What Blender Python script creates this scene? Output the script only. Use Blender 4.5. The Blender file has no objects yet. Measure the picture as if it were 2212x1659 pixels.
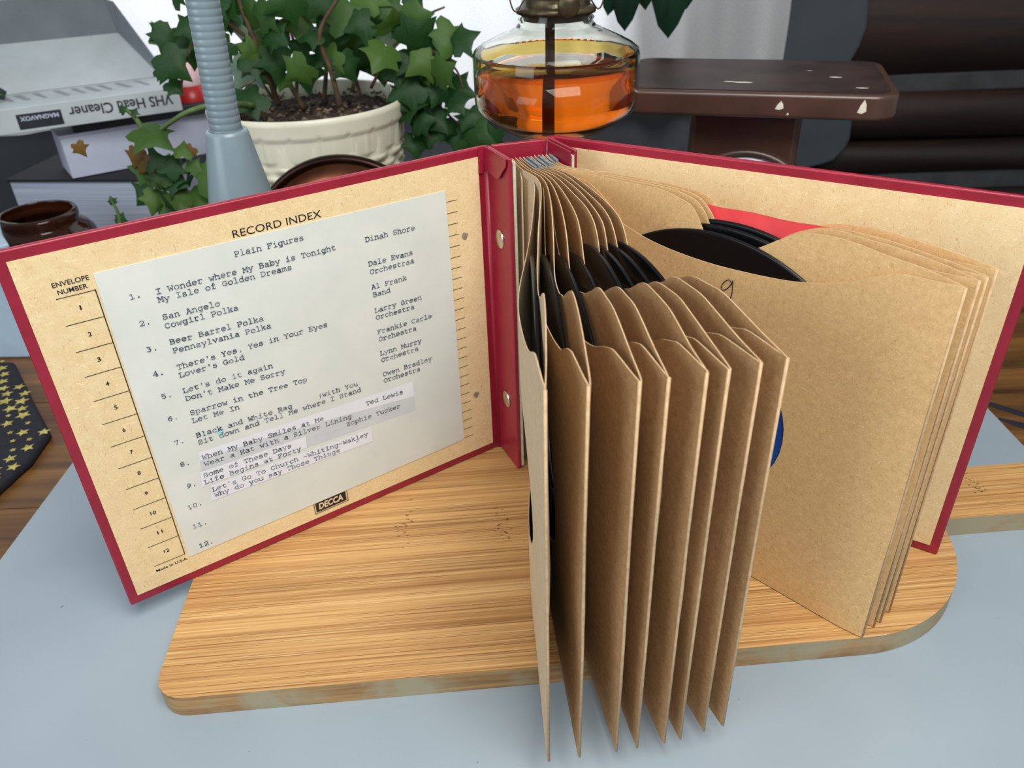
import bpy, bmesh, math, random
from mathutils import Vector, Matrix
from mathutils.geometry import delaunay_2d_cdt
K = 0.705                      # authoring unit -> metres
R = random.Random(7)
sc = bpy.context.scene
col = sc.collection
# ---------------------------------------------------------------- camera
FPX, PITCH, ROLL, CZ = 1708.97, 0.55595, -0.03591, 0.42603
cd = bpy.data.cameras.new('camera'); cam = bpy.data.objects.new('camera', cd); col.objects.link(cam)
fw = Vector((0, math.cos(PITCH), -math.sin(PITCH))); rt = Vector((1, 0, 0)); up = rt.cross(fw)
r2 = rt*math.cos(ROLL) + up*math.sin(ROLL); u2 = -rt*math.sin(ROLL) + up*math.cos(ROLL)
cam.matrix_world = Matrix(((r2.x, u2.x, -fw.x, 0), (r2.y, u2.y, -fw.y, 0), (r2.z, u2.z, -fw.z, CZ*K), (0, 0, 0, 1)))
cd.sensor_width = 36; cd.lens = FPX/2212*36; cd.clip_start = 0.01; cd.clip_end = 20
cd.dof.use_dof = True; cd.dof.focus_distance = 0.36; cd.dof.aperture_fstop = 17
sc.camera = cam
# ---------------------------------------------------------------- light
wd = bpy.data.worlds.new('world'); sc.world = wd; wd.use_nodes = True
wd.node_tree.nodes['Background'].inputs[0].default_value = (0.88, 0.94, 1.0, 1)
wd.node_tree.nodes['Background'].inputs[1].default_value = 0.36
def area(name, loc, target, size, power, color, size_y=None):
    l = bpy.data.lights.new(name, 'AREA'); l.energy = power; l.color = color; l.size = size*K
    if size_y: l.shape = 'RECTANGLE'; l.size_y = size_y*K
    o = bpy.data.objects.new(name, l); col.objects.link(o)
    o.location = Vector(loc)*K
    o.rotation_euler = (Vector(target)-Vector(loc)).to_track_quat('-Z', 'Y').to_euler()
    return o
area('ceiling_lamp', (0.24, -0.15, 1.30), (0.05, 0.42, 0), 0.80, 12.0, (1.0, 0.97, 0.92))
area('side_fill_light', (-1.4, -0.7, 0.8), (0, 0.45, 0.1), 1.0, 7.0, (0.86, 0.93, 1.0))  # added fill for the left-facing sheets, not a window
area('daylight_outside', (-0.45, 2.15, 0.75), (-0.45, 1.4, 0.5), 1.7, 10, (0.93, 0.96, 1.0), 1.3)
sc.view_settings.view_transform = 'Standard'; sc.view_settings.look = 'None'
sc.view_settings.exposure = 0.0; sc.view_settings.gamma = 1; sc.view_settings.use_curve_mapping = False
# ---------------------------------------------------------------- helpers
WL = {}
def tag(o, label=None, cat=None, group=None, kind=None):
    if label: o['label'] = label
    if cat: o['category'] = cat
    if group: o['group'] = group
    if kind: o['kind'] = kind
    return o
def place(o, org, parent):
    org = Vector(org); WL[o.name] = org
    if parent is not None:
        o.parent = parent; o.location = (org-WL[parent.name])*K
    else: o.location = org*K
def empty(name, loc, label=None, cat=None, group=None):
    o = bpy.data.objects.new(name, None); o.empty_display_size = 0.02; col.objects.link(o); place(o, loc, None)
    return tag(o, label, cat, group)
def mk(name, vs, fs, mat, parent=None, smooth=False, org=None, mats=None):
    vs = [Vector(v) for v in vs]
    if org is None:
        xs = [v.x for v in vs]; ys = [v.y for v in vs]; org = ((min(xs)+max(xs))/2, (min(ys)+max(ys))/2, min(v.z for v in vs))
    org = Vector(org)
    me = bpy.data.meshes.new(name); me.from_pydata([(v-org)*K for v in vs], [], fs); me.update()
    for m in (mats or [mat]): me.materials.append(m)
    if smooth: me.shade_smooth()
    o = bpy.data.objects.new(name, me); col.objects.link(o); place(o, org, parent)
    return o
def bev(o, w, seg=2, ang=35):
    m = o.modifiers.new('bevel', 'BEVEL'); m.width = w*K; m.segments = seg; m.limit_method = 'ANGLE'; m.angle_limit = math.radians(ang); m.harden_normals = False
    o.data.shade_smooth(); w2 = o.modifiers.new('wn', 'WEIGHTED_NORMAL'); w2.keep_sharp = True
    return o
def prism(name, poly, z0, z1, mat, parent=None, bevel=0, **k):
    n = len(poly)
    vs = [(x, y, z0) for x, y in poly] + [(x, y, z1) for x, y in poly]
    a = sum(poly[i][0]*poly[(i+1) % n][1]-poly[(i+1) % n][0]*poly[i][1] for i in range(n))
    fs = [tuple(range(n))[::-1], tuple(range(n, 2*n))] + [(i, (i+1) % n, n+(i+1) % n, n+i) for i in range(n)]
    if a < 0: fs = [f[::-1] for f in fs]
    o = mk(name, vs, fs, mat, parent, **k)
    if bevel: bev(o, bevel)
    return o
def slab(name, a, b, t, z0, z1, mat, parent=None, bevel=0):
    """upright board from plan point a to b, thickness t (negative = to the right of a->b)"""
    a = Vector(a); b = Vector(b); d = (b-a).normalized(); n = Vector((-d.y, d.x))
    return prism(name, [a, b, b+n*t, a+n*t], z0, z1, mat, parent, bevel)
def rot(x, y, c, ang):
    return (c[0]+x*math.cos(ang)-y*math.sin(ang), c[1]+x*math.sin(ang)+y*math.cos(ang))
def rrect(c, w, d, r, ang=0, n=5):
    out = []
    for sx, sy, a0 in ((1, 1, 0), (-1, 1, 90), (-1, -1, 180), (1, -1, 270)):
        for i in range(n+1):
            a = math.radians(a0+90*i/n)
            out.append(rot(sx*(w/2-r)+r*math.cos(a), sy*(d/2-r)+r*math.sin(a), c, ang))
    return out
def lathe(name, c, prof, mat, parent=None, n=48, smooth=True, fn=None, caps=False, **k):
    vs = []; fs = []
    for j, (r, z) in enumerate(prof):
        for i in range(n):
            a = 2*math.pi*i/n; rr = r+(fn(a, z, r) if fn else 0)
            vs.append((c[0]+rr*math.cos(a), c[1]+rr*math.sin(a), c[2]+z))
    for j in range(len(prof)-1):
        for i in range(n):
            fs.append((j*n+i, j*n+(i+1) % n, (j+1)*n+(i+1) % n, (j+1)*n+i))
    if caps:
        fs.append(tuple(range(n))[::-1]); fs.append(tuple((len(prof)-1)*n+i for i in range(n)))
    return mk(name, vs, fs, mat, parent, smooth, **k)
def tubegeo(pts, rad, n=8):
    P = [Vector(p) for p in pts]; vs = []; fs = []
    rr = rad if isinstance(rad, (list, tuple)) else [rad]*len(P)
    prev = None
    for i, p in enumerate(P):
        t = (P[min(i+1, len(P)-1)]-P[max(i-1, 0)]).normalized()
        u = prev if prev else (Vector((1, 0, 0)) if abs(t.x) < .9 else Vector((0, 1, 0)))
        u = (u-t*u.dot(t)).normalized(); prev = u; v = t.cross(u)
        for k in range(n):
            a = 2*math.pi*k/n; vs.append(p+(u*math.cos(a)+v*math.sin(a))*rr[i])
    for i in range(len(P)-1):
        for k in range(n): fs.append((i*n+k, i*n+(k+1) % n, (i+1)*n+(k+1) % n, (i+1)*n+k))
    fs.append(tuple(range(n))[::-1]); fs.append(tuple((len(P)-1)*n+k for k in range(n)))
    return vs, fs
def tube(name, pts, rad, mat, parent=None, n=8):
    vs, fs = tubegeo(pts, rad, n); return mk(name, vs, fs, mat, parent, True)
def smoothline(pts, m=6):
    P = [Vector(p) for p in pts]; out = []
    for i in range(len(P)-1):
        p0 = P[max(i-1, 0)]; p1 = P[i]; p2 = P[i+1]; p3 = P[min(i+2, len(P)-1)]
        for j in range(m):
            t = j/m; out.append(.5*((2*p1)+(p2-p0)*t+(2*p0-5*p1+4*p2-p3)*t*t+(3*p1-p0-3*p2+p3)*t**3))
    return out+[P[-1]]
# ---------------------------------------------------------------- materials
def srgb(r, g, b):
    f = lambda c: (c/255/12.92 if c/255 <= .04045 else ((c/255+.055)/1.055)**2.4)
    return (f(r), f(g), f(b), 1)
class Mt:
    def __init__(s, name, rough=.5, **k):
        s.m = bpy.data.materials.new(name); s.m.use_nodes = True; s.t = s.m.node_tree; s.b = s.t.nodes['Principled BSDF']
        s.b.inputs['Roughness'].default_value = rough
        for a, v in k.items(): s.b.inputs[a.replace('_', ' ')].default_value = v
        s.tc = s.t.nodes.new('ShaderNodeTexCoord').outputs['Object']
    def map(s, scale, rotz=0):
        n = s.t.nodes.new('ShaderNodeMapping'); n.inputs['Scale'].default_value = scale; n.inputs['Rotation'].default_value = (0, 0, rotz)
        if rotz:
            n0 = s.t.nodes.new('ShaderNodeMapping'); n0.inputs['Rotation'].default_value = (0, 0, rotz); s.t.links.new(s.tc, n0.inputs[0]); n.inputs['Rotation'].default_value = (0, 0, 0); s.t.links.new(n0.outputs[0], n.inputs[0])
        else: s.t.links.new(s.tc, n.inputs[0])
        return n.outputs[0]
    def noise(s, scale, detail=4, rough=.6, dist=0, vec=None):
        n = s.t.nodes.new('ShaderNodeTexNoise'); n.inputs['Scale'].default_value = scale; n.inputs['Detail'].default_value = detail
        n.inputs['Roughness'].default_value = rough; n.inputs['Distortion'].default_value = dist
        s.t.links.new(vec or s.tc, n.inputs['Vector']); return n.outputs['Fac']
    def ramp(s, fac, stops):
        n = s.t.nodes.new('ShaderNodeValToRGB'); e = n.color_ramp.elements
        while len(e) < len(stops): e.new(.5)
        for q, (p, c) in zip(e, stops): q.position = p; q.color = c if len(c) == 4 else (*c, 1)
        s.t.links.new(fac, n.inputs[0]); return n.outputs[0]
    def mix(s, a, b, fac, mode='MIX'):
        n = s.t.nodes.new('ShaderNodeMix'); n.data_type = 'RGBA'; n.blend_type = mode
        for i, v in ((0, fac), (6, a), (7, b)):
            if hasattr(v, 'links') or hasattr(v, 'is_linked'): s.t.links.new(v, n.inputs[i])
            else: n.inputs[i].default_value = v
        return n.outputs[2]
    def base(s, c):
        if hasattr(c, 'is_linked'): s.t.links.new(c, s.b.inputs['Base Color'])
        else: s.b.inputs['Base Color'].default_value = c
        return s
    def bump(s, h, strength=.2, dist=.001):
        n = s.t.nodes.new('ShaderNodeBump'); n.inputs['Strength'].default_value = strength; n.inputs['Distance'].default_value = dist
        s.t.links.new(h, n.inputs['Height']); s.t.links.new(n.outputs[0], s.b.inputs['Normal']); return s
    def rnd(s):
        return s.t.nodes.new('ShaderNodeObjectInfo').outputs['Random']
def two(name, c1, c2, scale, rough=.5, bump=0, lo=.35, hi=.65, detail=4, dist=0, **k):
    m = Mt(name, rough, **k); n = m.noise(scale, detail, .6, dist); m.base(m.ramp(n, [(lo, c1), (hi, c2)]))
    if bump: m.bump(n, bump)
    return m.m
def paper(name, c1, c2, cf, fs=900, rough=.75, bump=.15, mott=160):
    """fibrous paper: soft mottling plus short dark and light fibres"""
    m = Mt(name, rough); m.b.inputs['Specular IOR Level'].default_value = .25
    a = m.noise(mott, 3, .6, .6); c = m.ramp(a, [(.3, c1), (.7, c2)])
    f1 = m.noise(fs, 2, .5, 2.5, m.map((1, 1, .35))); f2 = m.noise(fs, 2, .5, 2.5, m.map((.3, .3, 1)))
    c = m.mix(c, cf, m.ramp(f1, [(.60, (0, 0, 0, 1)), (.72, (.55, .55, .55, 1))]))
    hi = tuple(min(1, v*1.35) for v in c2[:3])+(1,)
    c = m.mix(c, hi, m.ramp(f2, [(.58, (0, 0, 0, 1)), (.72, (.5, .5, .5, 1))]))
    m.base(c); m.bump(f1, bump, .0003); return m.m
RED = two('red_leatherette', srgb(138, 26, 46), srgb(156, 32, 56), 60, .38, 0, .3, .7)
_m = RED.node_tree
LINING = paper('lining_paper', srgb(226, 200, 152), srgb(234, 211, 166), srgb(186, 152, 104), 700)
KRAFT = paper('kraft_paper', srgb(170, 132, 90), srgb(190, 152, 108), srgb(138, 100, 60), 760, mott=330)
KRAFTB = paper('kraft_paper_lit', srgb(210, 173, 120), srgb(226, 190, 136), srgb(170, 128, 80), 900, mott=420)  # same kraft painted paler where the right-hand group is brightly lit
KEDGE = two('kraft_cut_lit_edge', srgb(182, 152, 114), srgb(200, 172, 134), 300, .8)  # cut rims, and folds painted pale as if catching light
KSTUB = paper('kraft_pale', srgb(196, 172, 140), srgb(206, 184, 152), srgb(160, 130, 100), 620)
WHITE = two('typing_paper', srgb(210, 215, 209), srgb(221, 224, 218), 25, .6)
SLIP = two('white_slip_paper', srgb(222, 224, 232), srgb(230, 232, 238), 40, .55)
SLIPG = two('grey_slip_paper', srgb(196, 201, 206), srgb(208, 212, 214), 40, .55)
INK = two('typewriter_ink', srgb(66, 76, 94), srgb(134, 146, 158), 420, .8, 0, .42, .72)
BLACKINK = two('printing_ink', srgb(24, 22, 24), srgb(36, 33, 34), 300, .6)
CREAMINK = two('unprinted_lettering', srgb(222, 200, 168), srgb(228, 206, 172), 300, .7)
PENINK = two('pen_ink', srgb(30, 34, 52), srgb(45, 48, 66), 300, .5)
BOARDEDGE = two('grey_board_edge', srgb(190, 184, 160), srgb(206, 200, 178), 200, .85)
STRIP = two('spacer_cloth', srgb(104, 112, 120), srgb(140, 146, 150), 500, .8, .2)
NICKEL = two('nickel', srgb(190, 185, 180), srgb(225, 220, 212), 80, .22, 0, Metallic=1.0)
REDPAP = two('red_paper', srgb(176, 38, 44), srgb(196, 50, 52), 40, .55)
m = Mt('shellac_black', .30, Specular_IOR_Level=.28); m.base((.004, .004, .005, 1)); VINYL = m.m
BLUELAB = two('blue_label', srgb(14, 66, 150), srgb(20, 78, 165), 60, .45)
DARKLAB = two('dark_label', srgb(24, 24, 40), srgb(34, 34, 54), 60, .45)
def bamboo():
    m = Mt('bamboo', .42); A = -math.radians(3.6)
    st = m.noise(1, 4, .7, .08, m.map((5, 620, 620), A)); st2 = m.noise(1, 4, .65, .1, m.map((2.5, 130, 130), A)); big = m.noise(9, 2)
    c = m.ramp(st, [(.30, srgb(108, 66, 32)), (.44, srgb(178, 130, 76)), (.62, srgb(214, 170, 110))])
    c = m.mix(c, m.ramp(st2, [(.3, srgb(150, 98, 50)), (.7, srgb(222, 180, 118))]), .42)
    n = m.t.nodes.new('ShaderNodeMapRange'); m.t.links.new(m.rnd(), n.inputs[0]); n.inputs[3].default_value = .78; n.inputs[4].default_value = 1.08
    n2 = m.t.nodes.new('ShaderNodeMix'); n2.data_type = 'RGBA'; n2.blend_type = 'MULTIPLY'; n2.inputs[0].default_value = 1
    m.t.links.new(c, n2.inputs[6]); m.t.links.new(n.outputs[0], n2.inputs[7])
    c = m.mix(n2.outputs[2], srgb(206, 170, 120), m.ramp(big, [(.5, (0, 0, 0, 1)), (.75, (.25, .25, .25, 1))]))
    fine = m.noise(1, 2, .5, .05, m.map((9, 1500, 1500), A)); c = m.mix(c, srgb(120, 74, 38), m.ramp(fine, [(.56, (0, 0, 0, 1)), (.66, (.75, .75, .75, 1))]))
    fl = m.noise(1, 2, .5, .05, m.map((12, 1300, 1300), A)); c = m.mix(c, srgb(232, 200, 148), m.ramp(fl, [(.60, (0, 0, 0, 1)), (.70, (.5, .5, .5, 1))]))
    m.base(c); m.bump(st, .25, .0004); return m.m
BAMBOO = bamboo()
def worn():
    m = Mt('worn_bamboo_edge', .7); A = -math.radians(3.6)
    st = m.noise(1, 4, .6, .5, m.map((12, 200, 330), A)); w = m.noise(16, 4, .7, .4)
    c = m.mix(m.ramp(st, [(.35, srgb(134, 100, 62)), (.65, srgb(172, 138, 92))]), srgb(158, 150, 124), m.ramp(w, [(.42, (0, 0, 0, 1)), (.58, (.9, .9, .9, 1))]))
    m.base(c); return m.m
WORN = worn()
def wood(name, cs, sc_=(4, 60, 60), rough=.45, rz=0):
    m = Mt(name, rough); st = m.noise(1, 5, .6, .6, m.map(sc_, rz)); m.base(m.ramp(st, [(.3, cs[0]), (.5, cs[1]), (.7, cs[2])])); m.bump(st, .15, .0005); return m.m
TABLE = wood('table_wood', (srgb(62, 40, 20), srgb(104, 70, 34), srgb(132, 92, 48)))
LOGM = wood('dark_log', (srgb(8, 3, 2), srgb(26, 12, 8), srgb(50, 27, 15)), (2.5, 14, 26), .6)
CHINK = two('chinking', srgb(50, 52, 55), srgb(64, 66, 68), 30, .9, .2)
CASING = two('grey_casing', srgb(52, 60, 68), srgb(60, 68, 76), 12, .6)
WALLM = two('painted_wall', srgb(56, 60, 66), srgb(66, 70, 76), 10, .8)
def sheetm():
    m = Mt('vinyl_sheet', .5); a = m.noise(5, 3); d = m.noise(230, 2, .5); e = m.noise(22, 5, .75)
    c = m.ramp(a, [(.3, srgb(136, 149, 159)), (.7, srgb(150, 163, 172))])
    c = m.mix(c, srgb(98, 104, 112), m.ramp(d, [(.76, (0, 0, 0, 1)), (.80, (.8, .8, .8, 1))]))
    c = m.mix(c, srgb(128, 138, 146), m.ramp(e, [(.66, (0, 0, 0, 1)), (.76, (.6, .6, .6, 1))]))
    m.base(c); m.bump(a, .05); return m.m
SHEET = sheetm()
IVORY = two('ivory_plastic', srgb(206, 204, 184), srgb(222, 220, 200), 14, .4)
SOIL = two('potting_soil', srgb(20, 14, 12), srgb(70, 54, 44), 90, .95, .6)
def leafm(name, c1, c2, c3):
    m = Mt(name, .55); n = m.noise(70, 3); r = m.rnd()
    c = m.mix(m.ramp(n, [(.35, c1), (.65, c2)]), c3, m.ramp(r, [(.55, (0, 0, 0, 1)), (1, (.75, .75, .75, 1))]))
    m.base(c)
    tr = m.t.nodes.new('ShaderNodeBsdfTranslucent'); m.t.links.new(c, tr.inputs[0]); ms = m.t.nodes.new('ShaderNodeMixShader'); ms.inputs[0].default_value = .5
    m.t.links.new(m.b.outputs[0], ms.inputs[1]); m.t.links.new(tr.outputs[0], ms.inputs[2]); m.t.links.new(ms.outputs[0], m.t.nodes['Material Output'].inputs[0]); return m.m
LEAF = leafm('ivy_leaf', srgb(26, 62, 26), srgb(46, 92, 40), srgb(98, 134, 54))
LEAFP = leafm('pale_leaf_back', srgb(120, 150, 130), srgb(150, 176, 150), srgb(150, 170, 140))
LEAFD = leafm('dark_leaf', srgb(14, 40, 30), srgb(20, 52, 36), srgb(24, 60, 40))
LEAFY = leafm('dry_leaf', srgb(110, 84, 34), srgb(134, 104, 46), srgb(120, 90, 40))
STEMG = two('green_stem', srgb(60, 84, 40), srgb(92, 116, 60), 60, .6)
STEMB = two('woody_stem', srgb(62, 48, 34), srgb(100, 78, 56), 90, .8)
def glass(name, colr, rough=0, ior=1.45):
    m = Mt(name, rough); m.base(colr); m.b.inputs['Transmission Weight'].default_value = 1; m.b.inputs['IOR'].default_value = ior; return m.m
CLEAR = glass('clear_glass', (.93, .96, .90, 1), 0, 1.25)
FUEL = glass('orange_lamp_oil', (.93, .17, .008, 1), .02, 1.33)
REFRACT = glass('yellow_refraction_tint', (.93, .66, .20, 1), 0, 1.1)  # tint paints the gold refraction seen above the lamp oil
AMBER = glass('brown_glass', (.22, .07, .02, 1), .03, 1.4); AMBER.node_tree.nodes['Principled BSDF'].inputs['Transmission Weight'].default_value = .55; AMBER.node_tree.nodes['Principled BSDF'].inputs['Base Color'].default_value = (.06, .016, .006, 1)
BRASS = two('tarnished_brass', srgb(60, 52, 40), srgb(112, 100, 76), 60, .4, 0, Metallic=.8)
WICK = two('wick_cloth', srgb(52, 34, 28), srgb(72, 50, 40), 300, .9)
ENAMEL = two('brown_enamel', srgb(66, 46, 40), srgb(80, 56, 48), 25, .3)
ENAMELT = two('worn_brown_enamel_top', srgb(40, 28, 26), srgb(62, 46, 42), 22, .38)
CHIP = two('bare_chip', srgb(200, 196, 180), srgb(220, 216, 200), 90, .6)
DIAL = two('dial_face', srgb(150, 166, 176), srgb(170, 184, 192), 30, .25)
GREY = two('grey_lamp_plastic', srgb(112, 130, 138), srgb(120, 138, 146), 20, .32)
COPPER = two('copper', srgb(150, 92, 66), srgb(176, 112, 82), 30, .32, 0, Metallic=1.0)
COPPERD = two('dark_copper_rim', srgb(40, 26, 22), srgb(58, 38, 30), 30, .35, 0, Metallic=.9)
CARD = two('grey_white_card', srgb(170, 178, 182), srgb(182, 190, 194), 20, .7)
CARDSHADE = two('card_shaded', srgb(112, 119, 124), srgb(124, 131, 136), 20, .8)  # card with the backlit shade of the lid rims put into its colour
PALEPR = two('pale_grey_print', srgb(138, 142, 148), srgb(148, 152, 158), 20, .7)
DARKPR = two('dark_print', srgb(28, 34, 42), srgb(38, 44, 52), 40, .5)
WBOX = two('white_box_card', srgb(176, 182, 204), srgb(190, 196, 214), 20, .7)
def pages():
    m = Mt('page_edges', .8); n = m.noise(1, 3, .6, 0, m.map((3, 3, 900))); m.base(m.ramp(n, [(.35, srgb(140, 152, 172)), (.65, srgb(176, 186, 204))])); return m.m
PAGES = pages()
COVERB = two('dark_book_cover', srgb(16, 15, 22), srgb(74, 60, 36), 45, .75, 0, .6, .75)
CAPRED = two('red_plastic', srgb(164, 20, 24), srgb(180, 30, 32), 20, .35)
PINK = two('pink_frosted_plastic', srgb(222, 170, 176), srgb(226, 200, 204), 20, .4)
STARC = two('navy_cloth', srgb(18, 18, 28), srgb(28, 28, 40), 400, .9, .3)
STARY = two('yellow_star_print', srgb(150, 140, 70), srgb(190, 178, 100), 200, .9)
TUB = two('pale_blue_plastic', srgb(150, 172, 190), srgb(164, 186, 204), 15, .3)
def curtm():
    m = Mt('sheer_white_cloth', .9); n = m.noise(1, 3, .6, 0, m.map((260, 1, 900))); c = m.ramp(n, [(.3, (.80, .82, .84, 1)), (.7, (.92, .93, .94, 1))]); m.base(c)
    tr = m.t.nodes.new('ShaderNodeBsdfTranslucent'); m.t.links.new(c, tr.inputs[0]); ms = m.t.nodes.new('ShaderNodeMixShader'); ms.inputs[0].default_value = .6
    m.t.links.new(m.b.outputs[0], ms.inputs[1]); m.t.links.new(tr.outputs[0], ms.inputs[2]); m.t.links.new(ms.outputs[0], m.t.nodes['Material Output'].inputs[0]); return m.m
CURT = curtm()
# grain bump for the red cloth
nt = RED.node_tree; nn = nt.nodes.new('ShaderNodeTexNoise'); nn.inputs['Scale'].default_value = 1500; bb_ = nt.nodes.new('ShaderNodeBump'); bb_.inputs['Strength'].default_value = .12; bb_.inputs['Distance'].default_value = .0004
tcn = nt.nodes.new('ShaderNodeTexCoord'); nt.links.new(tcn.outputs['Object'], nn.inputs['Vector']); nt.links.new(nn.outputs['Fac'], bb_.inputs['Height']); nt.links.new(bb_.outputs[0], nt.nodes['Principled BSDF'].inputs['Normal'])
# ---------------------------------------------------------------- setting
TZ = -.0195
tag(mk('floor', [(-3, -2, -1.1), (3, -2, -1.1), (3, 2.4, -1.1), (-3, 2.4, -1.1)], [(0, 1, 2, 3)], TABLE), kind='structure')
table = empty('table', (0, .75, TZ-.75*1.4), 'brown wooden table under the pale sheet and all the things on it', 'table')
nb = 7
for i in range(nb):
    y0 = .02+i*1.215/nb; prism('tabletop_plank', [(-1.35, y0+.0006), (1.35, y0+.0006), (1.35, y0+1.215/nb-.0006), (-1.35, y0+1.215/nb-.0006)], TZ-.035, TZ, TABLE, table, .0008)
for sx in (-1.25, 1.25):
    for sy in (.1, 1.15): prism('leg', rrect((sx, sy), .08, .08, .008), -1.1, TZ-.036, TABLE, table)
for pts in ([(.462, .652), (.474, .646), (.500, .622), (.520, .600)], [(.468, .622), (.480, .612), (.505, .590)]):
    vs = [];
    for i, (x, y) in enumerate(pts):
        w = .005*(.4+.6*min(1, i)); vs += [(x-w*.7, y-w*.6, TZ+.0004), (x+w*.7, y+w*.6, TZ+.0004)]
    mk('dark_scorch_mark', vs, [(2*i, 2*i+1, 2*i+3, 2*i+2) for i in range(len(pts)-1)], DARKPR, table)
W = 1.5
# back wall with a window opening, curtain in front, casing and log wall to the right
def box(name, a, b, mat, parent=None, bevel=0):
    return prism(name, [(a[0], a[1]), (b[0], a[1]), (b[0], b[1]), (a[0], b[1])], a[2], b[2], mat, parent, bevel)
wl = empty('wall_back', (0, W, -1.1)); wl['kind'] = 'structure'
box('wall_panel', (-1.9, W, -1.1), (.52, W+.06, .105), WALLM, wl)
box('wall_panel', (.23, W, .105), (.52, W+.06, 1.5), WALLM, wl)
box('wall_panel', (-1.9, W, 1.0), (.23, W+.06, 1.5), WALLM, wl)
box('wall_panel', (.52, W+.05, -1.1), (1.9, W+.09, 1.5), LOGM, wl)
zc = [(-.252, -.222), (-.092, -.062), (.094, .120), (.285, .315), (.48, .51), (.67, .70)]
def hlog(z0, z1, name='log', mat=LOGM, bulge=.045, x0=.60, x1=1.85, seed=0):
    vs = []; fs = []; NX, NZ = 26, 10; q = random.Random(seed)
    ph = q.random()*6
    for i in range(NX+1):
        x = x0+(x1-x0)*i/NX; dz = .004*math.sin(4*x+ph)
        for j in range(NZ+1):
            a = math.pi*j/NZ; vs.append((x, W+.035-bulge*math.sin(a)**.7-.002*math.sin(9*x+ph+j), (z0+z1)/2-(z1-z0)/2*math.cos(a)+dz*(1 if 0 < j < NZ else .6)))
    for i in range(NX):
        for j in range(NZ): fs.append((i*(NZ+1)+j, (i+1)*(NZ+1)+j, (i+1)*(NZ+1)+j+1, i*(NZ+1)+j+1))
    return mk(name, vs, fs, mat, wl, True)
hlog(-.062+.001, .006, seed=1, bulge=.05); hlog(.003, .094, seed=2, bulge=.055)
for i, (a, b) in enumerate([(-.40, -.252), (-.222, -.092), (.120, .285), (.315, .48), (.51, .67), (.70, .86)]): hlog(a, b, seed=5+i, bulge=.06)
for a, b in zc: box('chinking', (.6, W+.005, a-.004), (1.85, W+.045, b+.004), CHINK, wl, .004)
cas = [(.503, 1.2), (.503, -.06)] + [(.555, -.045), (.581, -.034), (.610, -.028), (.635, -.020), (.652, 0), (.659, .02), (.657, .05), (.648, .075), (.632, .094), (.624, .12), (.632, .15), (.645, .18), (.651, .21), (.646, .25), (.634, .275), (.626, .30), (.640, .33), (.652, .37), (.652, .44), (.630, .49), (.652, .55), (.652, .62), (.630, .68), (.65, .74), (.65, 1.2)]
cas = [(x-.0185, z) for x, z in cas]; n = len(cas); vs = [(x, W-.035, z) for x, z in cas]+[(x, W+.02, z) for x, z in cas]
tag(bev(mk('trim_1', vs, [tuple(range(n))[::1], tuple(range(n, 2*n))[::-1]]+[(i, n+i, n+(i+1) % n, (i+1) % n) for i in range(n)], CASING), .006), kind='structure')
win = empty('window_1', (-.83, W+.03, .105)); win['kind'] = 'structure'
for a, b in (((-1.9, .105), (.23, .135)), ((-1.9, .97), (.23, 1.0)), ((-1.9, .105), (-1.86, 1.0)), ((.195, .105), (.23, 1.0)), ((-.86, .105), (-.82, 1.0))):
    box('window_frame', (a[0], W+.02, a[1]), (b[0], W+.05, b[1]), CASING, win)
# curtain with soft folds
vs = []; fs = []; NX, NZ = 260, 14
for i in range(NX+1):
    x = -1.75+(.476+1.75)*i/NX; u = max(0, x-.05)
    for j in range(NZ+1):
        z = .088+(1.15-.088)*(j/NZ)**1.3
        amp = .006+.016*min(1, u/.12)
        y = W-.055+amp*math.sin(x*(38 if x > .05 else 20)+.6*math.sin(z*7+x*3))+amp*.5*math.sin(x*83+z*4)
        vs.append((x+.01*math.sin(z*9), y, z+(.004*math.sin(x*30) if j == 0 else 0)))
for i in range(NX):
    for j in range(NZ): fs.append((i*(NZ+1)+j, (i+1)*(NZ+1)+j, (i+1)*(NZ+1)+j+1, i*(NZ+1)+j+1))
tag(mk('sheer_curtain', vs, fs, CURT, smooth=True), 'sheer white curtain hanging across the bright window behind the plants', 'curtain')
# ---------------------------------------------------------------- sheet and cutting board
SZ = -.0180
o = prism('vinyl_sheet', [(-.4160, -.02), (.4650, -.02), (.4655, .66), (-.4165, .66), (-.4172, .45)], TZ, SZ, SHEET)
tag(o, 'large pale blue-grey sheet lying flat on the table under the cutting board', 'sheet')
bd = empty('cutting_board', (.05, .48, SZ), 'paddle-shaped bamboo cutting board with a handle at right, under the record album', 'cutting board')
A6 = math.radians(3.6)
def arc(c, r, a0, a1, n=8): return [(c[0]+r*math.cos(math.radians(a0+(a1-a0)*i/n)), c[1]+r*math.sin(math.radians(a0+(a1-a0)*i/n))) for i in range(n+1)]
B0 = (-.2355, .3230)      # front left corner in plan; board frame: u along the front edge, v to the back
LB, DB = .572, .268
outl = arc((.020, .020), .020, 180, 270, 6) + arc((LB-.105, .105), .105, 270, 352, 16)[:-1] + [(LB+.0015, .1037), (LB+.30, .1037), (LB+.30, .1641), (LB+.0015, .1641)] + arc((LB-.105, DB-.105), .105, 8, 90, 12)[1:] + arc((.02, DB-.02), .02, 90, 180, 6)
def clip(poly, v, keep):   # keep part with keep*(y-v) >= 0
    out = []
    for i in range(len(poly)):
        p, q = poly[i], poly[(i+1) % len(poly)]
        a, b = keep*(p[1]-v), keep*(q[1]-v)
        if a >= 0: out.append(p)
        if (a >= 0) != (b >= 0): t = a/(a-b); out.append((p[0]+(q[0]-p[0])*t, v))
    return out
cuts = [0, .022, .049, .073, .1035, .134, .1643, .190, .216, .243, DB+.001]
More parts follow.
